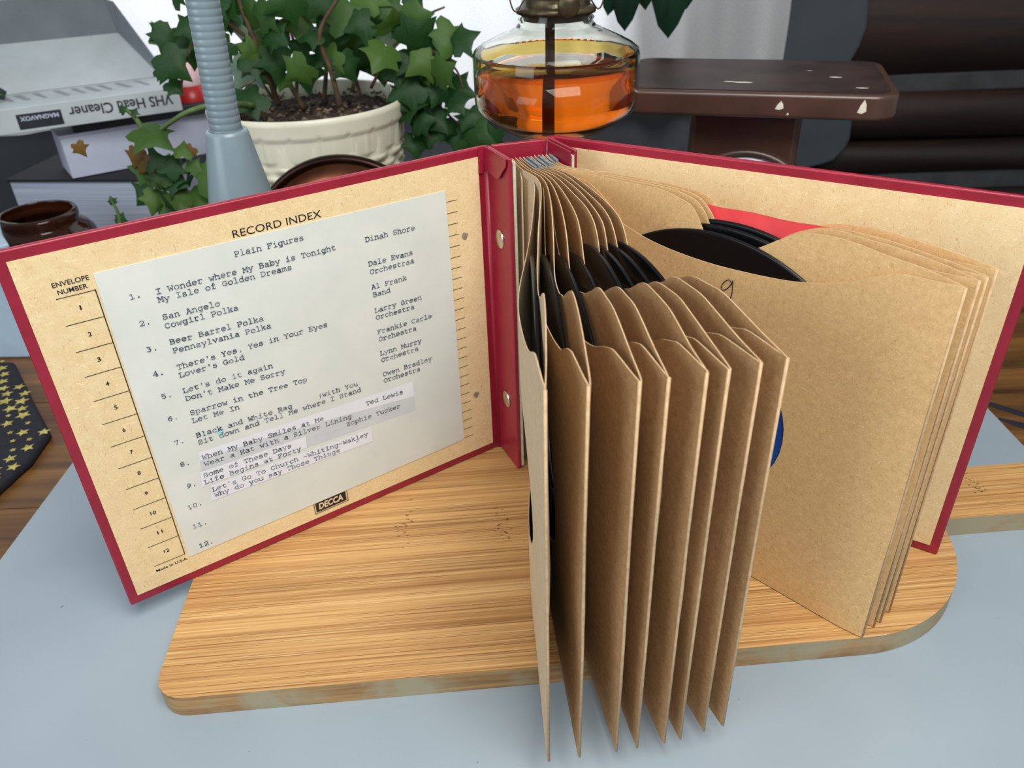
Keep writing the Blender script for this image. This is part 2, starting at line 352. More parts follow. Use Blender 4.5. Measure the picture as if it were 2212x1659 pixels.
for i in range(len(cuts)-1):
    pl = clip(clip(outl, cuts[i], 1), cuts[i+1]-.00005, -1)
    pl2 = []
    for q in pl:
        if not pl2 or abs(q[0]-pl2[-1][0])+abs(q[1]-pl2[-1][1]) > 1e-5: pl2.append(q)
    W_ = [rot(x, y, B0, A6) for x, y in pl2]; nn_ = len(W_)
    z0, z1 = SZ+.0002, -.0002
    vs = [(x, y, z0) for x, y in W_]+[(x, y, z1) for x, y in W_]
    fs = [tuple(range(nn_))[::-1], tuple(range(nn_, 2*nn_))]+[(k, (k+1) % nn_, nn_+(k+1) % nn_, nn_+k) for k in range(nn_)]
    o = mk('bamboo_strip', vs, fs, None, bd, mats=[BAMBOO, WORN], org=(.05, .48, SZ))
    for f in o.data.polygons:
        if abs(f.normal.z) < .5: f.material_index = 1
def dots(name, c, w, d, n, mat, parent, z, seed):
    q = random.Random(seed); vs = []; fs = []
    for i in range(n):
        x, y = rot(q.gauss(0, w), q.gauss(0, d), c, A6); a = .0002+.0004*q.random(); b = len(vs)
        vs += [(x-2.4*a, y, z), (x, y-a*.8, z), (x+2.4*a, y, z), (x, y+a*.8, z)]; fs.append((b, b+1, b+2, b+3))
    return mk(name, vs, fs, mat, parent)
DKN = two('bamboo_node_fleck', srgb(84, 50, 22), srgb(110, 70, 34), 200, .6)
for c, s_ in (((-.0887, .478), 1), ((-.0115, .4705), 2), ((.3775, .505), 3)): dots('bamboo_knot', c, .0028, .011, 34, DKN, bd, .0001, s_)
# ---------------------------------------------------------------- lettering tools
def ell(cx, cy, rx, ry, a0, a1, n=9): return [(cx+rx*math.cos(math.radians(a0+(a1-a0)*i/n)), cy+ry*math.sin(math.radians(a0+(a1-a0)*i/n))) for i in range(n+1)]
def S_(t):
    out = []
    for s in t.split(';'):
        pts = []
        for w in s.split():
            if w[0] == 'E':
                cx, cy, rx, ry, a0, a1 = map(float, w[1:].split(',')); pts += ell(cx, cy, rx, ry, a0, a1)
            else: pts.append(tuple(map(float, w.split(','))))
        out.append(pts)
    return out
G = {k: S_(v) for k, v in {
'A': '0.9,0 2.9,5.4;1.8,5.4 3.1,5.4 5.1,0;1.6,1.9 4.4,1.9;.2,0 1.7,0;4.2,0 5.8,0',
'B': '.5,0 E3.4,1.5,1.8,1.5,-90,90;.5,5.4 E3.1,4.2,1.5,1.2,90,-90;1.3,0 1.3,5.4;1.3,3 3.4,3',
'C': 'E3.1,2.7,2.3,2.75,40,320;4.9,5.4 4.9,3.9',
'D': '.4,0 E2.9,2.7,2.5,2.7,-90,90 .4,5.4;1.2,0 1.2,5.4',
'E': '.4,0 5.2,0 5.2,1.5;.4,5.4 5,5.4 5,4;1.3,0 1.3,5.4;1.3,2.8 3.4,2.8;3.4,2 3.4,3.6',
'F': '.5,0 2.7,0;.5,5.4 5.3,5.4 5.3,4;1.4,0 1.4,5.4;1.4,2.8 3.6,2.8;3.6,2 3.6,3.6',
'G': 'E3,2.7,2.4,2.75,42,330;4.7,5.4 4.7,3.9;3.2,2.3 5.6,2.3;5.1,2.3 5.1,.6',
'H': '.4,0 2.2,0;3.8,0 5.6,0;.4,5.4 2.2,5.4;3.8,5.4 5.6,5.4;1.3,0 1.3,5.4;4.7,0 4.7,5.4;1.3,2.8 4.7,2.8',
'I': '1,0 5,0;1,5.4 5,5.4;3,0 3,5.4',
'L': '.5,0 5.4,0 5.4,2;.5,5.4 3,5.4;1.7,0 1.7,5.4',
'M': '.1,0 1.9,0;4.1,0 5.9,0;.1,5.4 1.2,5.4 3,2 4.8,5.4 5.9,5.4;1,0 1,5.2;5,0 5,5.2',
'O': 'E3,2.7,2.5,2.75,0,360',
'P': '.5,0 2.9,0;1.4,0 1.4,5.4;.5,5.4 E3.4,3.9,1.8,1.5,90,-90 1.4,2.4',
'R': '.4,0 2.2,0;1.3,0 1.3,5.4;.4,5.4 E3.3,4.05,1.6,1.35,90,-90 1.3,2.7;3,2.7 4.9,0 5.7,0',
'S': 'E3,4.05,1.9,1.4,25,255 E3,1.4,2,1.45,85,-155;4.8,5.4 4.8,4.1;1.1,0 1.1,1.4',
'T': '.8,3.9 .8,5.4 5.2,5.4 5.2,3.9;3,0 3,5.4;1.9,0 4.1,0',
'W': '0,5.4 1.7,5.4;4.3,5.4 6,5.4;.8,5.4 1.6,0 3,3.6 4.4,0 5.2,5.4',
'Y': '.4,5.4 2,5.4;4,5.4 5.6,5.4;1.1,5.4 3,2.6 4.9,5.4;3,2.6 3,0;2,0 4,0',
'a': 'E2.8,3,1.7,1.1,140,0 4.5,0 5.4,0;E2.6,1.15,1.8,1.2,20,340;2.8,2.4 4.5,2.3',
'b': '.3,6 1.2,6 1.2,0 .3,0;E3.2,2.05,2,2.1,0,360',
'c': 'E3.1,2.05,2.2,2.1,35,320;4.9,4.1 4.9,2.9',
'd': '3.8,6 4.7,6 4.7,0 5.6,0;E2.8,2.05,2,2.1,0,360',
'e': '.8,2.2 5.2,2.2 E3,2.05,2.2,2.1,5,315',
'f': '1,0 4.6,0;2.5,0 E3.7,4.9,1.2,1.2,180,60;1,4 4.8,4',
'g': 'E2.8,2.1,2,2,0,360;5.6,4 4.7,4 E3.3,-.3,1.4,1.4,0,-110 1.4,-1.7',
'h': '.3,6 1.2,6 1.2,0;.3,0 2.1,0;3.8,0 5.6,0;1.2,2.6 E2.95,2.6,1.75,1.5,160,0 4.7,0',
'i': '1.3,4 3,4 3,0;1,0 5,0;E3,5.6,.2,.2,0,360',
'k': '.5,6 1.4,6 1.4,0;.5,0 2.2,0;4.8,4 1.5,1.8;2.6,2.5 4.8,0;3.7,0 5.5,0;3.4,4 5.2,4',
'l': '1.3,6 3,6 3,0;1,0 5,0',
'm': '0,4 .9,4 .9,0;0,0 1.6,0;E1.95,2.9,1.05,1.1,160,0 3,0 3.6,0;E4.05,2.9,1.05,1.1,160,0 5.1,0 5.9,0',
'n': '.4,4 1.3,4 1.3,0;.4,0 2.2,0;3.9,0 5.6,0;1.3,2.6 E3,2.6,1.7,1.5,160,0 4.7,0',
'o': 'E3,2.05,2.3,2.1,0,360',
'p': '.3,4 1.2,4 1.2,-1.7;.3,-1.7 2.6,-1.7;E3.2,2.05,2,2.1,0,360',
'r': '.7,4 1.9,4 1.9,0;.7,0 4,0;1.9,2.4 E3.7,2.5,1.8,1.6,170,60 5.1,3.3',
's': 'E2.9,3.1,1.6,1,25,250 E3,1.05,1.8,1.1,90,-155;4.5,4.1 4.5,3.1;1.1,0 1.1,1.1',
't': '2.1,5.3 E3.5,1.3,1.4,1.35,180,330;.8,4 4.6,4',
'u': '.3,4 1.2,4 E2.95,1.5,1.75,1.55,180,340 ;3.9,4 4.7,4 4.7,0 5.6,0',
'v': '.3,4 2,4;4,4 5.7,4;1.1,4 3,0 4.9,4',
'w': '0,4 1.6,4;4.4,4 6,4;.8,4 1.8,0 3,2.8 4.2,0 5.2,4',
'y': '.3,4 1.9,4;4.1,4 5.7,4;1.1,4 3.1,.1;4.9,4 2.4,-1.7;1,-1.7 3.2,-1.7',
'1': '1.2,4.6 3,5.5 3,0;1.2,0 4.8,0', '2': 'E3,3.9,1.9,1.6,165,-30 1,0 5,0 5,.8', '3': 'E2.8,4.2,1.6,1.3,150,-80 E2.8,1.5,1.9,1.5,80,-150',
'4': '4,0 4,5.5 3.6,5.5 .8,1.7 5,1.7;2.8,0 5,0', '5': '4.6,5.4 1.5,5.4 1.4,3 E2.8,1.75,2,1.75,125,-140', '6': '4.8,5.3 E4.4,1.8,3.2,3.6,100,180 E3,1.7,1.8,1.7,180,-180',
'7': '1.1,4.5 1.1,5.4 4.9,5.4 2.6,0', '8': 'E3,4.1,1.6,1.35,0,360;E3,1.4,1.9,1.45,0,360;E2.6,3.9,1.6,1.35,0,360', '9': '1.2,.2 E1.6,3.8,3.2,3.6,-80,0 E3,3.8,1.8,1.7,0,360', '0': 'E3,2.7,1.9,2.75,0,360',
'.': 'E3,.35,.3,.3,0,360;E3,.35,.1,.1,0,360', ',': '3.4,.9 2.6,-1;3.5,.6 2.7,-.9', "'": '3,5.8 3,3.9;3.3,5.8 3.05,3.9', '"': '2.2,5.8 2.1,3.9;3.8,5.8 3.7,3.9', '-': '1,2.4 5,2.4', '(': 'E5,2.3,1.8,4,130,230', }.items()}
class Rib:
    def __init__(s): s.v = []; s.f = []
    def seg(s, a, b, w, M):
        dx, dy = b[0]-a[0], b[1]-a[1]; L = math.hypot(dx, dy)
        if L < 1e-6: return
        ux, uy = dx/L*w/2, dy/L*w/2; k = len(s.v)
        for (px, py) in ((a[0]-ux*.6-uy, a[1]-uy*.6+ux), (a[0]-ux*.6+uy, a[1]-uy*.6-ux), (b[0]+ux*.6+uy, b[1]+uy*.6-ux), (b[0]+ux*.6-uy, b[1]+uy*.6+ux)): s.v.append(M(px, py))
        s.f.append((k, k+1, k+2, k+3))
    def line(s, pts, w, M):
        for a, b in zip(pts, pts[1:]): s.seg(a, b, w, M)
    def typed(s, x, y, text, M, pitch=3.6, slope=0, w=.48, q=R):
        u = pitch/6
        for i, ch in enumerate(text):
            ox = x+i*pitch; oy = y+i*pitch*slope+q.uniform(-.12, .12)
            ww = w*q.uniform(.8, 1.2)
            for st in G.get(ch, []):
                s.line([(ox+px*u, oy+py*u+px*u*slope) for px, py in st], ww, M)
    def rect(s, x0, y0, x1, y1, M):
        k = len(s.v); s.v += [M(x0, y0), M(x1, y0), M(x1, y1), M(x0, y1)]; s.f.append((k, k+1, k+2, k+3))
    def build(s, name, mat, parent): return mk(name, s.v, s.f, mat, parent)
def fit_text(rib, body, x0, x1, y0, y1, M, bold=0, shear=0, slope=0):
    """built-in sans lettering fitted to a rectangle"""
    cu = bpy.data.curves.new('t', 'FONT'); cu.body = body; cu.offset = bold; cu.shear = shear; cu.resolution_u = 3
    ob = bpy.data.objects.new('t', cu); col.objects.link(ob); bpy.context.view_layer.update()
    dg = bpy.context.evaluated_depsgraph_get(); me = bpy.data.meshes.new_from_object(ob.evaluated_get(dg))
    xs = [v.co.x for v in me.vertices]; ys = [v.co.y for v in me.vertices]
    mx, Mx, my, My = min(xs), max(xs), min(ys), max(ys); k = len(rib.v)
    for v in me.vertices:
        px = x0+(v.co.x-mx)/(Mx-mx)*(x1-x0); rib.v.append(M(px, y0+(v.co.y-my)/(My-my)*(y1-y0)+slope*(px-x0)))
    for p_ in me.polygons: rib.f.append(tuple(k+i for i in p_.vertices))
    bpy.data.objects.remove(ob); bpy.data.curves.remove(cu); bpy.data.meshes.remove(me)
# ---------------------------------------------------------------- the record album
H = .27
hx, hy, aL = -.01916, .57613, 3.73161
uL = Vector((math.cos(aL), math.sin(aL))); nL = Vector((-uL.y, uL.x)); WL_ = .30553
album = empty('record_album', (.02, .55, 0), 'open maroon record album standing on the board, its brown envelopes fanned out', 'album')
h0 = Vector((hx, hy))
cov = slab('front_cover', h0-uL*.0075, h0+uL*(WL_+.0063), -.0045, 0, H, RED, album, .0013)
def LP(off):
    def M(x, z):
        p = h0+uL*(WL_-x/1000)+nL*off; return (p.x, p.y, z/1000)
    return M
def panel(name, M0, M1, poly, mat, parent):
    """thin sheet between two offset maps (front M1, back M0)"""
    n = len(poly); vs = [M0(*q) for q in poly]+[M1(*q) for q in poly]
    fs = [tuple(range(n))[::-1], tuple(range(n, 2*n))]+[(i, (i+1) % n, n+(i+1) % n, n+i) for i in range(n)]
    return mk(name, vs, fs, mat, parent)
lin = panel('lining_paper', LP(0.0001), LP(.0006), [(0, 7.5), (305.5, 7.5), (305.5, 263.4), (0, 263.4)], LINING, album); lin['label'] = 'cream lining paper printed with a record index'
rb = Rib(); M = LP(.0008)
fit_text(rb, 'RECORD INDEX', 121.8, 181, 247, 252, M)
fit_text(rb, 'ENVELOPE', 16.9, 36.5, 243, 246.1, M, .012); fit_text(rb, 'NUMBER', 18.4, 34.3, 238.3, 241.3, M, .012)
fit_text(rb, 'Made in U.S.A.', 16.5, 38.6, 20.6, 22.9, M, .015)
zr = [236.2, 218.9, 201.2, 184.0, 166.5, 149.0, 131.5, 114.0, 96.6, 79.2, 61.7, 44.2, 26.3]
for z in zr: rb.seg((16.6, z), (37.4, z-.1), .42, M)
rb.seg((37.6, 236.4), (37.6, 26), .6, M)
for i in range(12):
    zc_ = (zr[i]+zr[i+1])/2+.3; t = str(i+1); w = 1.9 if i < 9 else 3.6
    if t == '1': w = .9
    fit_text(rb, t, 27.1-w/2, 27.1+w/2, zc_-1.5, zc_+1.5, M, .02)
rb.build('printed_index', BLACKINK, lin); rb = Rib()
for i in range(25): z = 236.1-i*(236.1-25.3)/24; rb.seg((274, z), (285, z-.1), .42, M)
rb.build('printed_tick_marks', BLACKINK, lin); rb = Rib()
# label box at the bottom edge
for a, b in (((136.4, 22), (136.4, 12)), ((136.4, 12), (164.6, 12)), ((164.6, 12), (164.6, 22))): rb.seg(a, b, .55, M)
rb.build('printed_border', BLACKINK, lin); rb = Rib(); rb.rect(137.6, 13.1, 163.3, 23.5, M); rb.build('printed_label', BLACKINK, lin)
rb = Rib(); fit_text(rb, 'DECCA', 140.0, 160.6, 14.9, 21.0, LP(.0009), .035, .12); rb.build('reversed_lettering', CREAMINK, lin)
SMUDGE = two('pencil_smudge', srgb(110, 106, 96), srgb(160, 150, 126), 900, .8)
for cx, cz in ((290.1, 206.5), (291.2, 63.9)):
    pts = [(cx+2.6*math.cos(a)*(1+.2*math.sin(3*a)), cz+3.0*math.sin(a)*(1+.15*math.sin(4*a))) for a in [i*math.pi/7 for i in range(14)]]
    mk('smudge', [LP(.0007)(*q) for q in pts], [tuple(range(14))], SMUDGE, lin)
sheet = panel('typed_sheet', LP(.0007), LP(.0011), [(39.8, 22.3), (157, 22.6), (275.8, 24.5), (276.2, 140), (276, 244.9), (157, 245.4), (39.1, 246.0), (38.9, 140)], WHITE, album)
sheet['label'] = 'typed white paper list glued inside the front cover'
def poly(name, pts, off, mat, parent): return mk(name, [LP(off)(*q) for q in pts], [tuple(range(len(pts)))], mat, parent)
poly('pasted_slip', [(65.5, 90.3), (66, 104.9), (233.4, 99.4), (233.1, 85.2)], .0012, SLIP, sheet)
poly('pasted_slip', [(64.9, 90.2), (65.3, 98.3), (120, 97), (233.1, 85.8), (232.3, 77.4), (140, 83)], .00128, SLIPG, sheet)
poly('pasted_slip', [(61.9, 76.6), (63.4, 90.0), (140.8, 86.6), (233, 81), (232.5, 72.5), (139.9, 76.2)], .00122, SLIPG, sheet)
poly('pasted_slip', [(61.7, 76.4), (63.5, 89.2), (140.9, 86.2), (140.2, 76.2)], .00132, SLIP, sheet)
poly('pasted_slip', [(64.9, 62.3), (67.9, 75.2), (193.1, 71.4), (192.8, 58.9)], .00136, SLIP, sheet)
STAIN = two('pale_blue_stain', srgb(150, 205, 216), srgb(186, 214, 218), 300, .6)
mk('stain', [LP(.0012)(83.5+2.6*math.cos(i*.7)*(1+.2*math.sin(i*2)), 114.8+3.2*math.sin(i*.7)) for i in range(9)], [tuple(range(9))], STAIN, sheet)
T = [(119.7, 235.3, 'Plain Figures', 235.1), (68.7, 224.3, 'I Wonder where My Baby is Tonight', 222.8), (68.6, 218.8, 'My Isle of Golden Dreams', 217.2), (53.5, 225.2, '1.', 0),
 (68.2, 207.0, 'San Angelo', 205.9), (68.1, 200.9, 'Cowgirl Polka', 199.4), (54.3, 206.9, '2.', 0), (68.2, 189.4, 'Beer Barrel Polka', 187.1), (68.5, 182.9, 'Pennsylvania Polka', 180.3), (53.7, 188.7, '3.', 0),
 (68.1, 170.9, "There's Yes, Yes in Your Eyes", 168.6), (67.9, 165.0, "Lover's Gold", 163.6), (53.1, 171.0, '4.', 0), (67.4, 153.3, "Let's do it again", 150.6), (67.7, 147.0, "Don't Make Me Sorry", 143.2), (53.8, 153.8, '5.', 0),
 (67.8, 135.6, 'Sparrow in the Tree Top', 131.2), (67.7, 129.2, 'Let Me In', 127.8), (53.4, 136.3, '6.', 0), (155.5, 114.3, '(with You', 113.2), (67.5, 117.1, 'Black and White Rag', 114), (67.4, 111.2, 'Sit down and Tell Me where I Stand', 107.3),
 (52.9, 117.1, '7.', 0), (52.2, 98.9, '8.', 0), (67.2, 98.4, 'When My Baby Smiles at Me', 94.4), (191.5, 93.4, 'Ted Lewis', 92.0), (67.3, 92.7, 'Wear a Hat with a Silver Lining', 87.3), (173.3, 81.7, 'Sophie Tucker', 80.2),
 (64.6, 83.8, 'Some of These Days', 81.6), (63.8, 78.1, 'Life Begins at Forty', 75.7), (52.1, 80.2, '9.', 0), (67.4, 69.8, "Let's Go To Church -Whiting-Wakley", 65.9), (68.0, 64.5, 'Why do you say Those Things', 61.2), (178, 61.6, '"', 0),
 (48.5, 62.8, '10.', 0), (47.8, 45.2, '11.', 0), (48.0, 26.6, '12.', 0), (209.2, 222.6, 'Dinah Shore', 222.2), (209.1, 204.5, 'Dale Evans', 204), (209.5, 198.1, 'Orchestraa', 197.6), (209.1, 186.5, 'Al Frank', 186), (209.4, 180.4, 'Band', 180.2),
 (209.0, 167.8, 'Larry Green', 167), (209.3, 162.0, 'Orchestra', 161.3), (208.9, 150.1, 'Frankie Carle', 149.1), (209.2, 143.8, 'Orchestra', 143), (208.7, 131.9, 'Lynn Murry', 131), (209, 126, 'Orchestra', 125.2), (208.9, 113.4, 'Owen Bradley', 112.3), (208.7, 107.8, 'Orchestra', 106.9)]
rb = Rib(); M = LP(.0015)
for x, z, t, z1 in T: rb.typed(x, z, t, M, 3.595, ((z1-z)/(3.6*len(t)) if z1 else -.02))
rb.build('typed_lettering', INK, sheet)
# left flange, hinge and rivets
fa, fb = Vector((-.0125, .5795)), Vector((.0026, .5448)); fu = (fb-fa).normalized(); fn_ = Vector((-fu.y, fu.x))  # fn_ points right
if fn_.x < 0: fn_ = -fn_
def FP(off):
    def M(s, z): p = fa+fu*s-fn_*off; return (p.x, p.y, z)
    return M
slab('binding_flange', fa, fb, .0036, 0, H, RED, album, .0012)
slab('flange_board', fa+fn_*.0039+fu*.004, fb+fn_*.0039-fu*.0006, .0024, .002, H-.003, BOARDEDGE, album, .0003)
tube('hinge_cloth', [(-.0128, .5815, .0005), (-.0128, .5815, H-.0005)], .0034, RED, album, 12)
pf = [(.0015, .2702), (.0145, .2706), (.0388, .2702), (.0372, .2640), (.0352, .2625), (.0238, .2520), (.012, .2528), (.0015, .2535)]
o = panel('cloth_turn_in', FP(.0012), FP(.0021), pf, RED, album)
pf2 = [(8, .2700), (-9, .2702), (-12, .2520), (-5, .2512), (0, .2535), (6, .2515)]
mk('cloth_turn_in', [tuple((h0+uL*(-.0045+q[0]/1000*-.45)+nL*(.0012+.0008*math.sin(q[0]))).to_3d()[:2])+(q[1],) for q in pf2], [tuple(range(6))], RED, album)
def dome(name, c, nrm, r, hgt, mat, parent):
    nrm = Vector(nrm).normalized(); a = Vector((0, 0, 1)); b = nrm.cross(a); vs = []; fs = []; N = 20
    prof = [(r, 0), (r, hgt*.35), (r*.85, hgt*.75), (r*.5, hgt), (0.0001, hgt*1.02)]
    for rr, hh in prof:
        for i in range(N): t = 2*math.pi*i/N; vs.append(Vector(c)+a*rr*math.cos(t)+b*rr*math.sin(t)+nrm*hh)
    for j in range(4):
        for i in range(N): fs.append((j*N+i, (j+1)*N+i, (j+1)*N+(i+1) % N, j*N+(i+1) % N))
    return mk(name, vs, fs, mat, parent, True)
for z in (.205, .062): dome('rivet', FP(0.0002)(.0185, z), (-fn_.x, -fn_.y, 0), .0078, .0016, NICKEL, album)['label'] = 'round nickel screw head'
# spine and right flange
slab('spine', (-.0085, .5812), (.0325, .5925), .004, 0, H, RED, album, .0012)
ra, rb_ = Vector((.0327, .5895)), Vector((.0468, .557)); ru = (rb_-ra).normalized(); rn = Vector((-ru.y, ru.x)); rn = rn if rn.x > 0 else -rn
slab('binding_flange', ra, rb_-ru*.0008, .0014, 0, H, RED, album, .0005)
slab('flange_board', ra+rn*.0016, rb_+rn*.0016, .0018, .002, H-.003, BOARDEDGE, album, .0003)
slab('binding_flange', ra+rn*.0036+ru*-.006, rb_+rn*.0036, .0024, 0, H+.0005, RED, album, .0011)
tube('hinge_cloth', [(.0362, .6015, .0005), (.0362, .6015, H-.0005)], .0034, RED, album, 12)
# back cover
rx, ry, aR = .30416, .42775, 2.56613
uR = Vector((math.cos(aR), math.sin(aR))); nR = Vector((uR.y, -uR.x)); nR = nR if nR.y < 0 else -nR; r0 = Vector((rx, ry))
slab('back_cover', r0-uR*.0063, r0+uR*(WL_+.013), -.0045 if Vector((-uR.y, uR.x)).dot(nR) > 0 else .0045, 0, H, RED, album, .0013)
def RP(off):
    def M(x, z): p = r0+uR*(x/1000)+nR*off; return (p.x, p.y, z/1000)
    return M
panel('lining_paper', RP(.0001), RP(.0006), [(0, 7.5), (305.5, 7.5), (305.5, 263.4), (0, 263.4)][::-1], LINING, album)['label'] = 'plain cream lining paper of the back cover'
# ---------------------------------------------------------------- envelopes and records
PL = [(0, .260), (.012, .258), (.036, .2565), (.059, .255), (.066, .252), (.072, .248), (.079, .243), (.089, .237), (.105, .232), (.120, .2285), (.141, .226), (.168, .226), (.201, .228), (.221, .231), (.236, .2345), (.250, .2395), (.262, .2465), (.271, .2505), (.280, .2530), (.305, .2530)]
PR = [(0, .260), (.02, .259), (.05, .260), (.09, .2615), (.12, .2620), (.136, .2600), (.144, .2565), (.150, .2500), (.154, .2430), (.160, .2370), (.170, .2350), (.181, .2370), (.190, .2410), (.197, .2460), (.204, .2510), (.212, .2555), (.220, .2585), (.232, .2600), (.246, .2600), (.262, .2585), (.283, .2560), (.305, .2530)]
PA = PR[:11]+[(.182, .2362), (.190, .2385), (.197, .2415), (.204, .2455), (.211, .2500), (.218, .2545), (.226, .2572), (.237, .2585), (.249, .2592), (.261, .2582), (.285, .2548), (.305, .2530)]
LS = .305; HC, HR = (.1700, .122), .0595
tips = [(.0134, .2719), (.0313, .2739), (.0528, .2764), (.0651, .2783), (.0815, .2810), (.0912, .2829), (.1060, .2876), (.1182, .2907), (.2255, .3520), (.2365, .3601), (.2424, .3639), (.2520, .3726)]
gapA = [.0060, .0054, .0054, .0042, .0040, .0034, .0036, .0036, .0018, .0018, .0016, .0018]
MX = [(.0114, .4184), (.0212, .4256), (.0299, .4234), (.0412, .4237), (.0505, .4305), (.0555, .4307), (.0618, .4330), (.0680, .4380)]
class Plan:
    def __init__(s, k):
        t = k/11
        s0 = Vector((.0030+.031*t, .5790+.008*t)); s1 = Vector((.0128+.0305*t, .5520+.006*t))
        if k < 8: w = Vector((.0215+.0033*k, .5180+.0022*k))
        else: w = Vector((.0560+.0022*(k-8), .5330+.0020*(k-8)))
        T = Vector(tips[k]); kn = [s0, s1, w]
        m1 = Vector(MX[k]) if k < 8 else w.lerp(T, .35)
        m2 = m1.lerp(T, .5)
        s.pts = [p.to_2d() for p in smoothline([q.to_3d() for q in kn+[m1, m2, T]], 10)]
        s.cum = [0]
        for a, b in zip(s.pts, s.pts[1:]): s.cum.append(s.cum[-1]+(b-a).length)
    def at(s, u):
        d = max(0, min(1, u))*s.cum[-1]
        for i in range(len(s.cum)-1):
            if d <= s.cum[i+1] or i == len(s.cum)-2:
                f = (d-s.cum[i])/(s.cum[i+1]-s.cum[i]); p = s.pts[i].lerp(s.pts[i+1], f)
                a = s.pts[max(i-1, 0)]; b = s.pts[min(i+2, len(s.pts)-1)]; t = (b-a).normalized(); return p, Vector((t.y, -t.x))
def inpoly(x, y, P):
    c = False; n = len(P)
    for i in range(n):
        x1, y1 = P[i]; x2, y2 = P[i-1]
        if (y1 > y) != (y2 > y) and x < (x2-x1)*(y-y1)/(y2-y1)+x1: c = not c
    return c
def tri_sheet(prof, jag):
    q = random.Random(jag)
    top = smoothline([(x, z+q.uniform(-.0005, .0005), 0) for x, z in prof], 3); top = [(p.x, p.y) for p in top]
    out = [(LS*i/20, 0) for i in range(21)]+[(LS, .06), (LS, .12), (LS, .19)]+top[::-1]+[(0, .19), (0, .12), (0, .06)]
    NH = 40; hole = [(HC[0]+HR*math.cos(2*math.pi*i/NH), HC[1]+HR*math.sin(2*math.pi*i/NH)) for i in range(NH)]
    pts = out+hole; edges = [(i, (i+1) % len(out)) for i in range(len(out))]+[(len(out)+i, len(out)+(i+1) % NH) for i in range(NH)]
    for i in range(1, 20):
        for j in range(1, 17):
            x, z = LS*i/20, .0155*j
            if inpoly(x, z-.0, out) and inpoly(x, z+.005, out) and abs(math.hypot(x-HC[0], z-HC[1])-HR) > .005 and math.hypot(x-HC[0], z-HC[1]) > HR: pts.append((x, z))
    co, _, fa_, *_r = delaunay_2d_cdt([Vector(p) for p in pts], edges, [], 0, 1e-6)
    tris = []
    for f in fa_:
        cx = sum(co[i].x for i in f)/3; cz = sum(co[i].y for i in f)/3
        if inpoly(cx, cz, out) and math.hypot(cx-HC[0], cz-HC[1]) > HR*.998:
            a, b, c = [co[i] for i in f]
            tris.append(tuple(f) if (b-a).cross(c-a) > 0 else tuple(f)[::-1])
    return [(p.x, p.y) for p in co], tris
def gapf(k, s, z):
    if k > 7: return .0002+.0019*max(0, min(1, (s-.03)/.03))*max(0, min(1, (LS-s)/.016))
    if s < .045: return .0002
    u = (s-.045)/(LS-.045)
    g = .0002+gapA[k]*math.sin(math.pi*min(1, u))**.75*(.30+.70*min(1, z/.24)); d = math.hypot(s-.1675, z-.124)
    return max(g, (.0024 if k > 7 else .0018)*min(1, max(0, (.131-d)/.006)))
ordn = ['nearest the front cover at far left of the fan', 'second in the fan from the front cover', 'third in the fan from the front cover', 'fourth in the fan from the front cover', 'fifth in the fan from the front cover', 'sixth in the fan from the front cover', 'seventh in the fan from the front cover', 'eighth, last of the fan spread toward the viewer', '', '', '', '']
elab = {8: 'wide brown envelope with a handwritten numeral, front of the right-hand group'}
plans = []
for k in range(12):
    P = Plan(k); plans.append(P); vs = []; fs = []
    for side, prof in ((1, PL), (-1, PR if k > 7 else PA)):
        co, tr = tri_sheet(prof, k*2+side); b = len(vs)
        for s, z in co:
            p, n = P.at(s/LS); g = side*gapf(k, s, z)
            wob = (.0006 if k < 8 else .0001)*math.sin(z*38+k*1.7+side)*min(1, s/.1)
            vs.append((p.x+n.x*(g+wob), p.y+n.y*(g+wob), z+.0006))
        fs += [tuple(b+i for i in (f if side < 0 else f[::-1])) for f in tr]
    o = mk('envelope', vs, fs, None, album, True, mats=[KRAFTB if k >= 8 else (KSTUB if k == 0 else KRAFT), KEDGE], org=(P.at(.5)[0].x, P.at(.5)[0].y, 0))
    so = o.modifiers.new('paper', 'SOLIDIFY'); so.thickness = .00055*K; so.offset = 0; so.use_rim = True; so.material_offset_rim = 1
    es = o.modifiers.new('crisp_edges', 'EDGE_SPLIT'); es.split_angle = math.radians(35)
    if k == 8: o['label'] = 'brown envelope with a handwritten 9'
    # folded outer edge, its pale colour painting the light on the rounded fold
    Tp, Tn = P.at(1.0); tube('folded_edge', [(Tp.x, Tp.y, .001), (Tp.x+.0002*math.sin(k), Tp.y, .09), (Tp.x-.0002, Tp.y, .17), (Tp.x, Tp.y, .2535)], .0008, KEDGE, o, 6)
    if k == 8:
        rb = Rib()
        def M9(x, z):
            p, n = P.at(x/LS); g = gapf(k, x, z)+.0009; return (p.x+n.x*g, p.y+n.y*g, z)
        s_ = [(.1677, .2125), (.1655, .2148), (.1625, .2128), (.1607, .2090), (.1617, .2068), (.1645, .2085), (.1672, .2125), (.1680, .2150), (.1683, .2110), (.1684, .2060), (.1674, .2020)]
        rb.line([(p.x, p.y) for p in smoothline([(a+.0130, b+.0050, 0) for a, b in s_], 4)], .00055, M9); rb.build('handwritten_numeral', PENINK, o)
